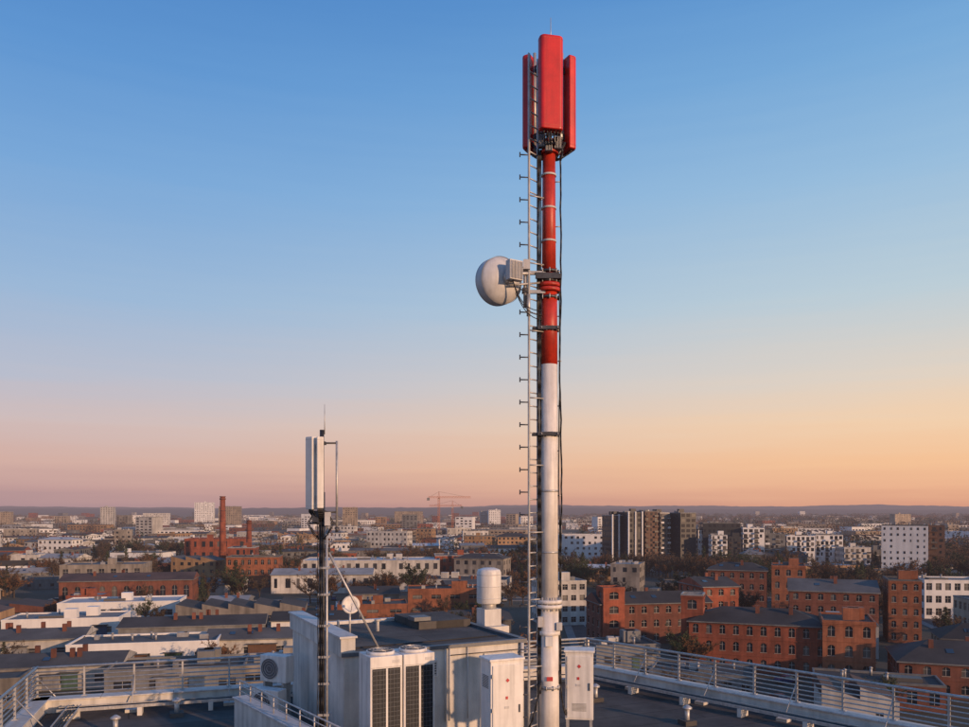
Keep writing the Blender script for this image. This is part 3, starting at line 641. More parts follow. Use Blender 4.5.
# ================================================================== OUR ROOF
Lc, Cc, Rc = Vector((-12.3, 21.8)), Vector((3.44, 26.84)), Vector((21.6, 6.8))
pts = [Lc, Cc, Rc, Vector((14, -8)), Vector((-6, -8)), Vector((-5.6, .9))]
rb_ = MB(); rb_.face([(p.x, p.y, GZ) for p in reversed(pts)], M_BITU)
bw_ = MB()
for a, b in zip(pts, pts[1:]+pts[:1]):
    wall(bw_, (b.x, b.y), (a.x, a.y), 0, GZ-.02, 8, max(2, int((a-b).length/3)), W_LIGHT[0], detail=False)
eb = empty('office_building', (0, 0, 0)); rb_.obj('flat_roof', parent=eb); bw_.obj('walls', parent=eb)

def parapet_and_rail(a, b, name='roof_railing', wallh=.34, top=1.2, step=1.25):
    a, b = Vector(a), Vector(b); d = (b-a); Ln = d.length; d.normalize(); n = Vector((d.y, -d.x))
    ang = math.atan2(d.y, d.x); mid = (a+b)/2
    pm = MB(); c = mid+n*.20; pm.box((c.x, c.y, GZ+wallh/2), (Ln+.3, .34, wallh), M_RENDER, rot=ang)
    cl = 2.0; nc = int(Ln/cl)+1; cl = (Ln+.3)/nc
    for i in range(nc):
        p = a+d*(-.15+cl*(i+.5))+n*.20; pm.box((p.x, p.y, GZ+wallh+.02), (cl-.012, .46, .04), M_WALU, rot=ang)
    pm.obj('roof_parapet', (mid.x, mid.y, GZ), bevel=.008)
    e = empty(name, (mid.x, mid.y, GZ)); m = MB()
    steps = max(1, int(round(Ln/step)))
    for i in range(steps+1):
        p = a+d*(Ln*i/steps)+n*.1
        m.box((p.x, p.y, GZ+(top+wallh)/2+.02), (.05, .05, top-wallh-.02), M_GALV, rot=ang)
        m.box((p.x, p.y, GZ+wallh+.05), (.14, .14, .02), M_GALV, rot=ang)
        if i % 2 == 0:
            q = p+n*.7; m.tube((p.x, p.y, GZ+top*.75), (q.x, q.y, GZ+.06), .016, M_GALV, n=6)
            m.box((q.x, q.y, GZ+.04), (.3, .25, .08), M_RENDER, rot=ang)
    m.obj('posts', parent=e)
    m = MB(); A, B = a+n*.1, b+n*.1
    m.tube((A.x, A.y, GZ+top), (B.x, B.y, GZ+top), .036, M_GALV, n=10)
    for z in (.48, .60, .72, .84, .96, 1.08): m.tube((A.x, A.y, GZ+z), (B.x, B.y, GZ+z), .018, M_GALV, n=8)
    m.obj('rails', parent=e)
    t = MB(); A, B = a+n*1.15+d*.8, b+n*1.15-d*.8; c = (A+B)/2; ln = (B-A).length
    for o in (-.15, .15):
        t.box((c.x+n.x*o, c.y+n.y*o, GZ+.26), (ln, .02, .08), M_GALV, rot=ang)
    for i in range(int(ln/.3)):
        p = A+d*(i*.3+.1); t.box((p.x, p.y, GZ+.235), (.03, .28, .015), M_GALV, rot=ang)
    for i in range(int(ln/1.8)+1):
        p = A+d*(i*1.8+.2); t.box((p.x, p.y, GZ+.11), (.12, .36, .22), M_RENDER, rot=ang)
    for o in (-.08, -.02, .06): t.tube((A.x+n.x*o, A.y+n.y*o, GZ+.265), (B.x+n.x*o, B.y+n.y*o, GZ+.265), .02, M_BLACK, n=6)
    t.obj('cable_tray', (c.x, c.y, GZ))
parapet_and_rail(Lc, Cc); parapet_and_rail(Cc, Rc); parapet_and_rail(Vector((-5.6, .9)), Lc)

# ---- penthouse (plant room)
U = Vector((.894, .447)); V = Vector((-.447, .894)); PA = math.atan2(.447, .894); P0 = Vector((-3.2, 18.2))
def PP(u, v): q = P0+U*u+V*v; return (q.x, q.y)
def pbox(m, u0, u1, v0, v1, z0, z1, mt):
    q = PP((u0+u1)/2, (v0+v1)/2); m.box((q[0], q[1], (z0+z1)/2), (u1-u0, v1-v0, z1-z0), mt, rot=PA)
ph = empty('plant_room', (P0.x, P0.y, GZ)); PT = 30.15
m = MB(); pbox(m, 0, 4.7, 0, 5.0, GZ, PT, M_RENDER); m.obj('walls', parent=ph, bevel=.01)
m = MB(); pbox(m, .1, 4.6, .1, 4.9, PT, PT+.03, M_BITU); m.obj('roof', parent=ph)
m = MB()
pbox(m, -.06, 4.76, -.06, .10, PT, PT+.09, M_FIN); pbox(m, -.06, 4.76, 4.9, 5.06, PT, PT+.12, M_WALU); pbox(m, 4.6, 4.76, .1, 4.9, PT, PT+.10, M_FIN)
m.obj('roof_edge', parent=ph, bevel=.006)
m = MB(); pbox(m, -.08, .26, -.03, 5.02, PT, PT+.42, M_RENDER); pbox(m, -.12, .30, -.07, 5.06, PT+.42, PT+.47, M_WALU); m.obj('side_parapet', parent=ph, bevel=.006)
m = MB(); pbox(m, 2.9, 3.4, 3.0, 3.5, PT+.25, PT+.36, M_FIN)
pbox(m, 3.0, 4.58, 2.9, 4.88, PT+.03, PT+.24, M_BITU)
q = PP(1.9, 3.2); m.tube((q[0], q[1], PT), (q[0], q[1], PT+.30), .05, M_GALV); m.tube((q[0], q[1], PT+.30), (q[0], q[1], PT+.36), .09, M_GALV)
q = PP(1.0, 3.9); m.tube((q[0], q[1], PT), (q[0], q[1], PT+.3), .04, M_GALV)
q0, q1 = PP(.4, .7), PP(4.4, .9); m.tube((*q0, PT+.06), (*q1, PT+.06), .018, M_BLACK, n=6)
m.obj('roof_fittings', parent=ph, bevel=.005)
m = MB(); pbox(m, 3.55, 4.35, -.05, 0, GZ+.05, GZ+1.95, M_WALU); pbox(m, 3.62, 4.28, -.065, -.05, GZ+.12, GZ+1.88, M_CAB)
pbox(m, 3.68, 3.72, -.11, -.065, GZ+.95, GZ+1.08, M_DSTEEL); m.obj('door', parent=ph, bevel=.004)
m = MB(); pbox(m, 1.95, 2.25, -.18, 0, PT-.62, PT-.2, M_CAB); pbox(m, 1.98, 2.22, -.195, -.18, PT-.59, PT-.23, M_WALU)
for zz in range(5): pbox(m, 2.0, 2.2, -.205, -.195, PT-.55+zz*.06, PT-.52+zz*.06, M_DSTEEL)
q = PP(2.1, -.06); m.tube((q[0], q[1], GZ), (q[0], q[1], PT-.62), .02, M_WALU, n=8)
m.obj('wall_box', (q[0], q[1], PT-.4), bevel=.004)
m = MB()
for uu in (2.5, 2.62, 3.1): q = PP(uu, -.04); m.tube((q[0], q[1], GZ+.4), (q[0], q[1], PT), .014, M_WALU, n=6)
a0, a1 = PP(2.62, -.04), PP(4.5, -.04); m.tube((*a0, GZ+1.98), (*a1, GZ+1.98), .014, M_DSTEEL, n=6); m.obj('wall_conduits', (a0[0], a0[1], GZ+1))
m = MB(); q = PP(4.6, -.07); m.tube((q[0], q[1], GZ), (q[0], q[1], PT), .045, M_WALU, n=12)
for zz in (.4, 1.2, 1.9): m.tube((q[0], q[1], GZ+zz), (q[0], q[1], GZ+zz+.04), .058, M_GALV, n=12)
m.obj('downpipe', (q[0], q[1], GZ))
# white roof extractor
X, Y = .13, 24.0
m = MB(); z0 = 30.15
m.box((X, Y, z0+.15), (.55, .55, .5), M_WALU, rot=PA); m.tube((X, Y, z0+.4), (X, Y, z0+.58), .22, M_GALV, n=20)
m.lathe((X, Y, z0+.55), (0, 0, 1), [(0, 0), (0, .34), (.05, .365), (.93, .365), (1.01, .33), (1.06, .18), (1.07, 0)], M_RADOME)
for zz in (.15, .5, .85): m.tube((X, Y, z0+.55+zz), (X, Y, z0+.575+zz), .372, M_WALU, n=28)
m.obj('roof_extractor', (X, Y, z0), bevel=.006)
m = MB(); m.box((X, Y, (z0-.1+GZ)/2), (.9, .9, z0-.1-GZ), M_RENDER, rot=PA); m.obj('extractor_plinth', (X, Y, GZ))

# ---- double AC condenser
ac = empty('air_conditioning_unit', (P0.x+.8, P0.y-1.2, GZ)); m = MB(); z0, z1 = GZ+.52, 30.36; vA, vB = -1.42, -.64
for k in range(2):
    ua = .15+k*.76; ub = ua+.73
    pbox(m, ua, ub, vA, vB, z0, z1, M_CAB)
m.obj('casing', parent=ac, bevel=.015)
m = MB()
for k in range(2):
    ua = .15+k*.76; ub = ua+.73
    pbox(m, ua+.05, ub-.05, vA-.012, vA, z0+.12, z1-.26, M_COIL)
m.obj('coils', parent=ac)
m = MB()
for k in range(2):
    ua = .15+k*.76; ub = ua+.73; z = z0+.14
    while z < z1-.28:
        pbox(m, ua+.05, ub-.05, vA-.024, vA-.012, z, z+.007, M_FIN); z += .10
    for i in range(1, 8):
        u = ua+.05+(ub-ua-.10)*i/8; pbox(m, u-.003, u+.003, vA-.030, vA-.024, z0+.12, z1-.26, M_FIN)
    pbox(m, (ua+ub)/2-.022, (ua+ub)/2+.022, vA-.036, vA-.030, z0+.12, z1-.26, M_CAB)
    pbox(m, ua+.5, ub-.06, vA-.006, vA, z1-.16, z1-.09, M_WALU)
    for zz in (z1-.24, z0+.06): pbox(m, ua+.02, ub-.02, vA-.003, vA, zz, zz+.006, M_DSTEEL)
    for vv in (vA+.2, vB-.2): pbox(m, ua-.003, ua, vv, vv+.006, z0+.1, z1-.1, M_DSTEEL) if k == 0 else None
m.obj('grilles', parent=ac)
m = MB()
for k in range(2):
    q = PP(.15+k*.76+.365, (vA+vB)/2)
    m.tube((q[0], q[1], z1), (q[0], q[1], z1+.07), .31, M_CAB, n=28); m.tube((q[0], q[1], z1+.07), (q[0], q[1], z1+.074), .28, M_COIL, n=28)
    for rr3 in (.10, .17, .24):
        for i in range(20):
            a0, a1 = 6.2832*i/20, 6.2832*(i+1)/20
            m.tube((q[0]+rr3*math.cos(a0), q[1]+rr3*math.sin(a0), z1+.09), (q[0]+rr3*math.cos(a1), q[1]+rr3*math.sin(a1), z1+.09), .006, M_GALV, n=4)
    for i in range(6):
        a0 = 6.2832*i/6; m.tube((q[0], q[1], z1+.09), (q[0]+.29*math.cos(a0), q[1]+.29*math.sin(a0), z1+.08), .008, M_GALV, n=4)
m.obj('fans', parent=ac)
m = MB()
for u in (.2, .85, 1.6):
    pbox(m, u, u+.06, vA, vB, GZ+.42, GZ+.5, M_GALV)
    for v in (vA+.05, vB-.05): pbox(m, u, u+.06, v-.03, v+.03, GZ, GZ+.42, M_GALV)
m.obj('stand', parent=ac)

def small_condenser(X, Y, z0, ang, w_=.85, h_=.7):
    e = empty('small_condenser', (X, Y, z0)); m = MB(); m.box((X, Y, z0+h_/2), (w_, .34, h_), M_CAB, rot=ang); m.obj('casing', parent=e, bevel=.02)
    n = Vector((math.sin(ang), -math.cos(ang), 0)); d = Vector((math.cos(ang), math.sin(ang), 0)); c = Vector((X, Y, z0+h_/2))+n*.175-d*.1
    m = MB(); m.tube(c, c+n*.01, h_*.38, M_FIN, n=28)
    for rr3 in (.08, .15, .22, .27):
        for i in range(20):
            a0, a1 = 6.2832*i/20, 6.2832*(i+1)/20
            m.tube(c+n*.02+d*rr3*math.cos(a0)+Vector((0, 0, rr3*math.sin(a0))), c+n*.02+d*rr3*math.cos(a1)+Vector((0, 0, rr3*math.sin(a1))), .005, M_WALU, n=4)
    m.obj('fan_guard', parent=e)
    m = MB()
    for s in (-.3, .3):
        p = Vector((X, Y, 0))+d*s; m.box((p.x, p.y, (z0+GZ)/2), (.06, .3, z0-GZ), M_GALV, rot=ang)
    m.obj('stand', parent=e)
small_condenser(-5.45, 21.0, 29.0, PA-.9); small_condenser(-5.5, 20.4, 28.25, PA-.9)

# low white wall with handrail coming toward camera at left
A, B = Vector((-6.0, 19.6)), Vector((-1.9, 14.2)); d = (B-A).normalized(); n = Vector((d.y, -d.x)); mid = (A+B)/2; ang = math.atan2(d.y, d.x); Ln = (B-A).length
m = MB(); m.box((mid.x, mid.y, GZ+.45), (Ln, .28, .9), M_RENDER, rot=ang); m.box((mid.x, mid.y, GZ+.92), (Ln+.06, .36, .04), M_WALU, rot=ang)
m.obj('low_roof_wall', (mid.x, mid.y, GZ), bevel=.008)
m = MB(); i = 0
while i*.7 < Ln:
    p = A+d*(i*.7); m.tube((p.x, p.y, GZ+.92), (p.x, p.y, GZ+1.32), .017, M_GALV, n=8); i += 1
for z in (1.07, 1.20, 1.32): m.tube((A.x, A.y, GZ+z), (B.x, B.y, GZ+z), .02 if z > 1.3 else .013, M_GALV, n=8)
m.obj('wall_handrail', (mid.x, mid.y, GZ))

# ---- equipment cabinets
def cabinet(X, Y, z0, z1, w_, d_, ang, label=True):
    e = empty('equipment_cabinet', (X, Y, GZ)); h_ = z1-z0
    n = Vector((math.sin(ang), -math.cos(ang), 0)); d = Vector((math.cos(ang), math.sin(ang), 0)); c = Vector((X, Y, (z0+z1)/2))
    m = MB(); m.box(c, (w_, d_, h_), M_CAB, rot=ang); m.box(c+Vector((0, 0, h_/2+.025)), (w_+.06, d_+.06, .05), M_CAB, rot=ang); m.obj('casing', parent=e, bevel=.012)
    m = MB(); m.box(c+n*(d_/2+.012)-Vector((0, 0, .02)), (w_-.08, .024, h_-.12), M_CAB, rot=ang); m.obj('door_panel', parent=e, bevel=.008)
    m = MB(); f = n*(d_/2+.03)
    m.box(c+f+d*(w_*.36), (.025, .03, .16), M_DSTEEL, rot=ang)
    for s in (-.35, 0, .35): m.box(c+f-d*(w_/2-.035)+Vector((0, 0, s*h_)), (.03, .03, .08), M_GALV, rot=ang)
    for k in range(7): m.box(c+f+Vector((0, 0, -h_*.36+k*.025))-n*.003, (w_*.5, .006, .008), M_FIN, rot=ang)
    if label:
        m.box(c+f+Vector((0, 0, h_*.12))-d*.02, (.05, .005, .06), M_LABEL, rot=ang); m.box(c+f+Vector((0, 0, h_*.02))-d*.02, (.10, .005, .05), M_WALU, rot=ang)
        Mx = Matrix.Rotation(ang, 3, 'Z') @ Matrix.Rotation(R(45), 3, 'Y'); m.box(c+f+Vector((0, 0, h_*.3)), (.06, .005, .06), M_LABEL, M=Mx)
    sd = -d*(w_/2+.005)
    for k in range(9): m.box(c+sd+Vector((0, 0, h_*.22+k*.03)), (.006, d_*.6, .012), M_FIN, rot=ang)
    m.obj('fittings', parent=e)
    m = MB()
    for s in (-1, 1):
        for t in (-1, 1):
            p = Vector((X, Y, 0))+d*s*(w_/2-.05)+n*t*(d_/2-.05); m.box((p.x, p.y, (z0+GZ)/2), (.06, .06, z0-GZ), M_GALV, rot=ang)
    m.obj('legs', parent=e)
cabinet(.36, 16.55, 28.45, 30.42, .74, .5, R(24)); cabinet(2.06, 17.35, 29.0, 30.44, .60, .45, R(-8))

# ================================================================== MAIN MAST
MX, MY = 1.37, 17.0
mast = empty('telecom_mast', (MX, MY, GZ))
m = MB()
m.tube((MX, MY, GZ+.05), (MX, MY, 31.5), .220, M_WPOLE, r1=.212, n=40)
m.tube((MX, MY, 31.5), (MX, MY, 36.58), .198, M_WPOLE, r1=.184, n=40)
m.obj('white_section', parent=mast)
m = MB(); m.tube((MX, MY, 36.58), (MX, MY, 38.25), .184, M_REDP, r1=.178, n=40); m.tube((MX, MY, 38.25), (MX, MY, 41.35), .150, M_REDP, r1=.135, n=36)
m.tube((MX, MY, 41.35), (MX, MY, 43.35), .06, M_DSTEEL, n=16)
m.tube((MX, MY, 38.12), (MX, MY, 38.20), .24, M_REDP, n=32); m.tube((MX, MY, 38.22), (MX, MY, 38.30), .24, M_REDP, n=32)
m.tube((MX, MY, 41.05), (MX, MY, 41.11), .2, M_REDP, n=32)
m.obj('red_section', parent=mast)
m = MB()
def ring(z, r, h=.05, mt=M_DSTEEL, bolts=10):
    m.tube((MX, MY, z-h/2), (MX, MY, z+h/2), r, mt, n=36)
    for i in range(bolts):
        a = 6.2832*i/bolts; m.tube((MX+r*math.cos(a), MY+r*math.sin(a), z-.05), (MX+r*math.cos(a), MY+r*math.sin(a), z+.05), .014, M_GALV, n=6)
m.tube((MX, MY, 31.42), (MX, MY, 31.50), .28, M_WPOLE, n=36); m.tube((MX, MY, 31.52), (MX, MY, 31.60), .28, M_WPOLE, n=36)
for i in range(14):
    a = 6.2832*i/14; m.tube((MX+.25*math.cos(a), MY+.25*math.sin(a), 31.37), (MX+.25*math.cos(a), MY+.25*math.sin(a), 31.66), .013, M_GALV, n=6)
ring(30.9, .245, .09, M_WPOLE, 0); ring(29.75, .24, .05, M_GALV)
for z in (37.33, 35.1):
    ring(z, .203, .09)
    m.box((MX-.02, MY-.21, z), (.46, .05, .07), M_DSTEEL); m.box((MX-.27, MY-.05, z), (.18, .3, .05), M_DSTEEL)
    for s in (-.17, .17): m.tube((MX+s, MY-.27, z), (MX+s, MY+.2, z), .012, M_GALV, n=6)
for z in (32.6, 33.9): ring(z, .200, .04, M_GALV, 0)
for z in (39.2, 39.9, 40.6): ring(z, .156, .04, M_WALU, 0)
for z in (38.35, 38.55, 38.0): ring(z, .205, .05, M_DSTEEL, 8)
m.box((MX-.05, MY-.2, 38.42), (.5, .07, .12), M_DSTEEL); m.box((MX+.2, MY-.05, 38.42), (.1, .3, .1), M_DSTEEL)
m.box((MX, MY, GZ+.03), (.8, .8, .06), M_GALV)
m.obj('collars_and_clamps', parent=mast)
m = MB()
for z in (41.55, 43.0):
    for k in range(3):
        a = R(-90+120*k); m.tube((MX, MY, z), (MX+.36*math.cos(a), MY+.36*math.sin(a), z), .03, M_DSTEEL, n=8)
        b2_ = R(-90+120*(k+1)); m.tube((MX+.34*math.cos(a), MY+.34*math.sin(a), z), (MX+.34*math.cos(b2_), MY+.34*math.sin(b2_), z), .022, M_GALV, n=8)
for k in range(3):
    a = R(-90+120*k); m.tube((MX+.34*math.cos(a), MY+.34*math.sin(a), 41.2), (MX+.34*math.cos(a), MY+.34*math.sin(a), 43.3), .035, M_GALV, n=12)
for s in (-1, 1): m.tube((MX+.13*s, MY, 40.95), (MX+.36*s, MY+.1, 41.35), .03, M_DSTEEL, n=8)
m.obj('antenna_mount', parent=mast)
m = MB(); m.tube((MX+.03, MY-.1, 43.3), (MX+.03, MY-.1, 43.9), .012, M_GALV, r1=.006, n=8); m.obj('lightning_rod', parent=mast)
rru = MB()
for (ox, oy, z, s) in ((-.16, -.16, 41.25, 1), (.17, -.14, 41.22, 1), (-.02, -.2, 41.12, .8)):
    rru.box((MX+ox, MY+oy, z), (.15, .12, .26*s), M_FIN if s == 1 else M_DSTEEL)
    for i in range(5): rru.box((MX+ox-.06+i*.03, MY+oy-.07, z), (.008, .03, .24*s), M_GALV)
rru.obj('remote_radio_units', parent=mast, bevel=.004)

def sector(cx, cy, ang, zc, h, w_, d_, mt, tgt, rnd_=.42):
    """panel antenna: rounded radome extrusion with end caps, brackets and jumper cables to tgt (x, y)"""
    n = Vector((math.cos(ang), math.sin(ang), 0)); t = Vector((-n.y, n.x, 0))
    e = empty('sector_antenna', (cx, cy, zc)); m = MB(); prof = []
    K = 7; rc = min(w_, d_)*rnd_
    for (sx, sy, a0) in ((1, 1, 0), (-1, 1, 90), (-1, -1, 180), (1, -1, 270)):
        r_ = rc if sy > 0 else rc*.35
        for i in range(K):
            a = R(a0+90*i/(K-1)); prof.append(((w_/2-r_)*sx+r_*math.cos(a), (d_/2-r_)*sy+r_*math.sin(a)))
    c = Vector((cx, cy, zc))
    Z = lambda p, z, s=1: tuple(c+t*p[0]*s+n*p[1]*s+Vector((0, 0, z)))
    lev = [(-h/2, .90), (-h/2+.015, .98), (-h/2+.04, 1), (h/2-.04, 1), (h/2-.015, .98), (h/2, .90)]
    for (za, sa), (zb, sb) in zip(lev[:-1], lev[1:]):
        for i in range(len(prof)):
            j = (i+1) % len(prof); m.face([Z(prof[i], za, sa), Z(prof[j], za, sa), Z(prof[j], zb, sb), Z(prof[i], zb, sb)], mt, False)
    m.face([Z(p, h/2, .9) for p in prof], mt); m.face([Z(p, -h/2, .9) for p in reversed(prof)], mt)
    for zz in (-h/2+.07, h/2-.07):
        for i in range(len(prof)):
            j = (i+1) % len(prof); m.face([Z(prof[i], zz, 1.008), Z(prof[j], zz, 1.008), Z(prof[j], zz+.012, 1.008), Z(prof[i], zz+.012, 1.008)], M_WALU if mt is not M_RED else M_REDP)
    m.obj('radome', parent=e)
    m = MB()
    for zz in (-h*.36, h*.36):
        q = c-n*(d_/2+.05)+Vector((0, 0, zz)); m.box(q, (.1, .1, .12), M_DSTEEL, rot=ang); q = c-n*(d_/2+.11)+Vector((0, 0, zz)); m.box(q, (.04, .18, .06), M_GALV, rot=ang)
    for i in range(5):
        q = c+t*(-w_*.3+w_*.15*i)-Vector((0, 0, h/2)); m.tube(q, q-Vector((0, 0, .06)), .014, M_DSTEEL, n=8)
        p2 = Vector((tgt[0], tgt[1], zc-h/2-.25))+t*(-.04+.02*i)+n*.05; mid_ = (q+p2)/2-Vector((0, 0, .12))
        pts_ = [(1-s)**2*(q-Vector((0, 0, .05)))+2*s*(1-s)*mid_+s*s*p2 for s in [k/6 for k in range(7)]]
        m.path(pts_, .011, M_BLACK)
    m.obj('brackets_and_jumpers', parent=e)
sector(MX+.0, MY-.50, R(-78), 42.29, 1.92, .50, .20, M_RED, (MX, MY))
sector(MX-.39, MY+.24, R(152), 42.22, 1.98, .46, .20, M_RED, (MX, MY))
sector(MX+.42, MY+.24, R(28), 42.20, 1.98, .46, .20, M_RED, (MX, MY))

# ladder
lad = empty('mast_ladder', (1.0, 16.9, GZ)); a_, b_ = Vector((.93, 16.72)), Vector((1.13, 16.95)); zt = 43.05
m = MB()
for p in (a_, b_): m.box((p.x, p.y, (GZ+.1+zt)/2), (.05, .026, zt-GZ-.1), M_GALV, rot=R(50))
m.obj('stiles', parent=lad)
m = MB(); z = GZ+.4
while z < zt-.1:
    m.tube((a_.x, a_.y, z), (b_.x, b_.y, z), .015, M_GALV, n=8); z += .28
m.obj('rungs', parent=lad)
m = MB(); z = GZ+.7; i = 0
while z < 41.0:
    dx = -.19
    m.tube((a_.x, a_.y, z), (a_.x+dx, a_.y-.02, z), .014, M_DSTEEL, n=8)
    m.tube((a_.x+dx, a_.y-.02, z-.05), (a_.x+dx, a_.y-.02, z+.05), .013, M_DSTEEL, n=8)
    if i % 3 == 0:
        m.tube((b_.x, b_.y, z+.1), (MX-.15, MY-.05, z+.1), .02, M_GALV, n=8)
        m.tube((a_.x, a_.y, z+.1), (MX-.12, MY-.12, z+.1), .016, M_GALV, n=8)
    z += .47; i += 1
m.obj('step_pegs_and_standoffs', parent=lad)

m = MB()
def cable(x0, y0, z1, z0, r, amp, seed):
    q = random.Random(seed); pts_ = []; z = z1; ox = 0
    while z > z0:
        ox += q.uniform(-amp, amp); ox *= .8; pts_.append((x0+ox, y0+q.uniform(-amp, amp)*.4, z)); z -= .28
    m.path(pts_, r, M_BLACK, 7)
cable(MX+.245, MY-.06, 41.0, 29.3, .019, .018, 1); cable(MX+.21, MY-.08, 38.5, 29.8, .013, .012, 2)
for k in range(4): cable(MX-.18-.02*k, MY-.12, 41.1, 29.6, .012, .006, 5+k)
m.path([Vector((MX+.10, MY-.1, 41.2)), Vector((MX+.26, MY-.1, 41.15)), Vector((MX+.28, MY-.08, 41.05)), Vector((MX+.245, MY-.06, 40.9))], .019, M_BLACK)
for z in [30+.95*i for i in range(12)]:
    m.tube((MX+.1, MY-.05, z), (MX+.26, MY-.06, z), .012, M_GALV, n=6)
for k in range(5):
    p = Vector((MX-.19, MY-.15-.02*k, 29.9)); q = Vector((.62, 16.55, 29.0-.05*k))
    m.path([(1-s)**2*p+2*s*(1-s)*Vector((.95, 16.6, 28.5))+s*s*q for s in [i/8 for i in range(9)]], .015, M_BLACK)
    p = Vector((MX+.21, MY-.1, 30.1)); q = Vector((1.80, 17.2, 29.15+.04*k))
    m.path([(1-s)**2*p+2*s*(1-s)*Vector((1.68, 17.0, 28.9))+s*s*q for s in [i/8 for i in range(9)]], .014, M_BLACK)
m.obj('feeder_cables', parent=mast)
m = MB(); m.box((MX-.02, MY-.27, 30.75), (.16, .10, .2), M_CAB); m.box((MX+.2, MY-.18, 31.05), (.12, .1, .16), M_WALU); m.box((MX-.2, MY-.2, 31.15), (.1, .1, .22), M_WALU)
m.box((MX, MY-.225, 29.95), (.13, .01, .09), M_LABEL); m.obj('junction_boxes', parent=mast, bevel=.006)

# microwave dish (seen from behind: shroud, back shell, radio unit)
DC = Vector((.34, 16.75, 38.30)); ax = Vector((-.50, .82, 0.03)).normalized()
e = empty('microwave_dish', DC); m = MB(); Rr = .49
m.lathe(DC-ax*.05, ax, [(-.20, 0), (-.195, .12), (-.165, .24), (-.10, .37), (-.02, .455), (.03, Rr), (.24, Rr)], M_DISH, 64)
m.tube(DC-ax*.04, DC+ax*.0, Rr+.010, M_DISH, n=64, caps=False); m.obj('shroud', parent=e)
m = MB(); m.lathe(DC, ax, [(.19, Rr+.004), (.22, Rr), (.27, .36), (.30, .2), (.31, 0)], M_RADOME, 64); m.obj('radome', parent=e)
m = MB(); bk = DC-ax*.25; sdv = Vector((-ax.y, ax.x, 0))*-1
an = math.atan2(ax.y, ax.x); oc = bk-ax*.16+Vector((.06, 0, .12))
m.tube(bk+ax*.02, bk-ax*.12, .12, M_GALV, n=24); m.box(oc, (.16, .32, .40), M_WALU, rot=an)
for i in range(9): m.box(oc-ax*.09+sdv*(-.135+.034*i), (.03, .008, .36), M_WALU, rot=an)
m.obj('outdoor_unit', parent=e, bevel=.006)
m = MB(); q = Vector((MX-.17, MY-.1, 38.42)); p = bk-ax*.05
m.tube(p+Vector((0, 0, .08)), q+Vector((0, 0, .08)), .035, M_GALV, n=12); m.tube(p-Vector((0, 0, .16)), q-Vector((0, 0, .12)), .022, M_GALV, n=10)
PX = Vector((.86, 16.78, 0))
m.tube(PX+Vector((0, 0, 37.75)), PX+Vector((0, 0, 38.75)), .045, M_GALV, n=16)
for z in (38.1, 38.5): m.box((MX-.33, MY-.12, z), (.5, .07, .07), M_GALV); m.box((PX.x, PX.y, z), (.14, .14, .09), M_DSTEEL)
m.box((PX.x+.02, PX.y-.08, 38.62), (.14, .1, .2), M_WALU); m.tube(PX+Vector((.06, -.06, 37.55)), PX+Vector((.06, -.06, 38.0)), .04, M_GALV, n=12)
for k in range(3):
    a = bk-ax*.2+Vector((0, 0, -.05)); b = Vector((MX-.15, MY-.15, 37.7-.1*k)); m.path([(1-s)**2*a+2*s*(1-s)*Vector((.75, 16.6, 37.6-.06*k))+s*s*b for s in [i/9 for i in range(10)]], .009, M_BLACK)
m.obj('mounting_bracket', parent=e)

# ================================================================== SMALL MAST
SX, SY = -3.66, 18.0
sm = empty('small_antenna_mast', (SX, SY, GZ)); m = MB()
m.tube((SX, SY, GZ), (SX, SY, 33.9), .07, M_DSTEEL, n=20); m.tube((SX, SY, 33.9), (SX, SY, 35.3), .05, M_DSTEEL, n=16)
m.tube((SX+.06, SY, 35.2), (SX+.06, SY, 35.88), .012, M_GALV, r1=.006, n=8)
m.tube((SX+.12, SY-.05, GZ), (SX+.12, SY-.05, 33.3), .026, M_GALV, n=10)
m.obj('pole', parent=sm)
m = MB(); p, q = Vector((SX+.12, SY, 32.6)), Vector((SX+1.18, SY+.75, PT+.1))
m.tube(p, q, .028, M_GALV, n=10); m.box(q, (.16, .16, .03), M_GALV); m.box(p, (.12, .12, .1), M_DSTEEL)
for z in (33.2, 33.45, 35.0): m.tube((SX-.28, SY-.05, z), (SX+.34, SY-.03, z), .022, M_DSTEEL, n=8); m.box((SX, SY, z), (.17, .17, .07), M_DSTEEL)
m.tube((SX+.34, SY-.03, 33.1), (SX+.34, SY-.03, 35.05), .026, M_GALV, n=10)
m.tube((SX+.34, SY-.03, 33.0), (SX+.34, SY-.03, 33.12), .035, M_DSTEEL, n=10)
for z in (28.9, 29.6, 30.2, 30.9, 31.6, 32.2): m.box((SX+.05, SY, z), (.24, .18, .05), M_GALV)
for s in (-1, 1): m.tube((SX+s*.22, SY-.1, 33.1), (SX, SY, 32.75), .018, M_DSTEEL, n=8)
m.box((SX-.12, SY-.08, 33.35), (.14, .12, .26), M_DSTEEL); m.box((SX+.15, SY-.1, 33.3), (.12, .12, .3), M_WALU)
m.obj('brackets_and_brace', parent=sm)
m = MB()
for k in range(4):
    q = random.Random(k+40); pts_ = []; z = 33.5
    while z > 28.2: pts_.append((SX-.08+.04*k+q.uniform(-.012, .012), SY-.085+q.uniform(-.01, .01), z)); z -= .3
    m.path(pts_, .011, M_BLACK)
for s in (-1, 1):
    for k in range(2): m.path([Vector((SX+s*.15, SY-.1, 33.45)), Vector((SX+s*(.26+.04*k), SY-.14, 33.2)), Vector((SX+s*.16, SY-.14, 32.95)), Vector((SX+s*.05, SY-.1, 32.85))], .011, M_BLACK)
m.obj('cables', parent=sm)
sector(SX-.21, SY-.14, R(-128), 34.32, 1.62, .24, .15, M_RADOME, (SX, SY), .16)
sector(SX+.01, SY-.26, R(-70), 34.33, 1.58, .15, .11, M_RADOME, (SX, SY), .16)
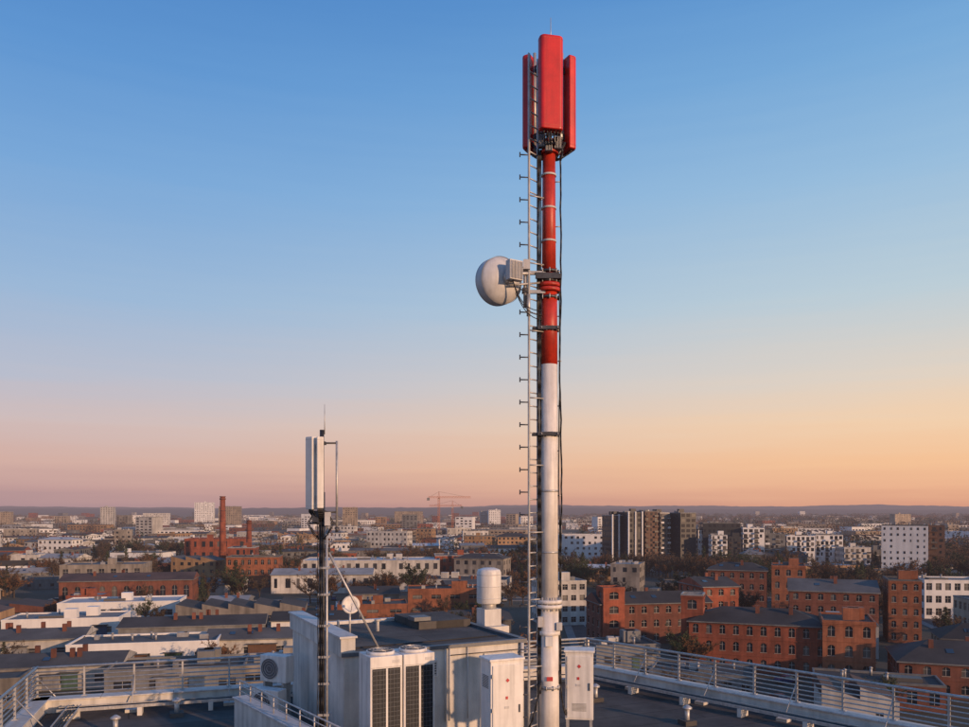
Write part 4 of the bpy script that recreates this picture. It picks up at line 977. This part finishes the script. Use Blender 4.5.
e = empty('satellite_dish', (-3.4, 20.2, PT)); m = MB(); c = Vector((-3.38, 20.2, 31.1)); ax2 = Vector((.25, -.9, .25)).normalized()
m.lathe(c, ax2, [(-.07, 0), (-.06, .08), (-.03, .16), (.02, .225), (.03, .23), (-.02, .16), (-.045, .08), (-.05, 0)], M_RADOME, 32); m.obj('reflector', parent=e)
m = MB(); m.tube(c-ax2*.06, c-ax2*.2, .03, M_GALV); m.tube(c-ax2*.2, (c.x-ax2.x*.2, c.y-ax2.y*.2, PT), .025, M_GALV)
m.tube(c-Vector((0, 0, .2)), c+ax2*.3-Vector((0, 0, .06)), .01, M_GALV, n=6); m.box(c+ax2*.3-Vector((0, 0, .04)), (.05, .08, .05), M_CAB); m.obj('feed_and_mount', parent=e)

m = MB()
for (x0, y0, x1, y1) in ((.9, 16.6, -1.2, 15.6), (1.7, 16.8, 4.6, 18.2)):
    a, b = Vector((x0, y0)), Vector((x1, y1)); d = (b-a).normalized(); ln = (b-a).length; ang = math.atan2(d.y, d.x); c = (a+b)/2; nn = Vector((-d.y, d.x))
    for o in (-.12, .12): m.box((c.x+nn.x*o, c.y+nn.y*o, GZ+.2), (ln, .015, .08), M_GALV, rot=ang)
    for i in range(int(ln/.3)): p = a+d*i*.3; m.box((p.x, p.y, GZ+.17), (.02, .23, .012), M_GALV, rot=ang)
    for o in (-.06, 0, .05): m.tube((a.x+nn.x*o, a.y+nn.y*o, GZ+.2), (b.x+nn.x*o, b.y+nn.y*o, GZ+.2), .018, M_BLACK, n=6)
    for i in range(int(ln/1.2)+1): p = a+d*i*1.2; m.box((p.x, p.y, GZ+.08), (.15, .3, .16), M_RENDER, rot=ang)
m.obj('cable_tray', (1, 17, GZ))
for (x, y) in ((5.2, 20.5), (8.0, 18.0), (-9, 19.5), (-8.2, 21.3), (3.2, 23.0)):
    m = MB(); m.box((x, y, GZ+.06), (.34, .34, .12), M_BITU, rot=.4); m.tube((x, y, GZ), (x, y, GZ+.42), .06, M_GALV, n=14)
    m.lathe((x, y, GZ+.40), (0, 0, 1), [(0, 0), (0, .12), (.04, .12), (.1, .03), (.1, 0)], M_GALV, 16); m.obj('roof_vent', (x, y, GZ))
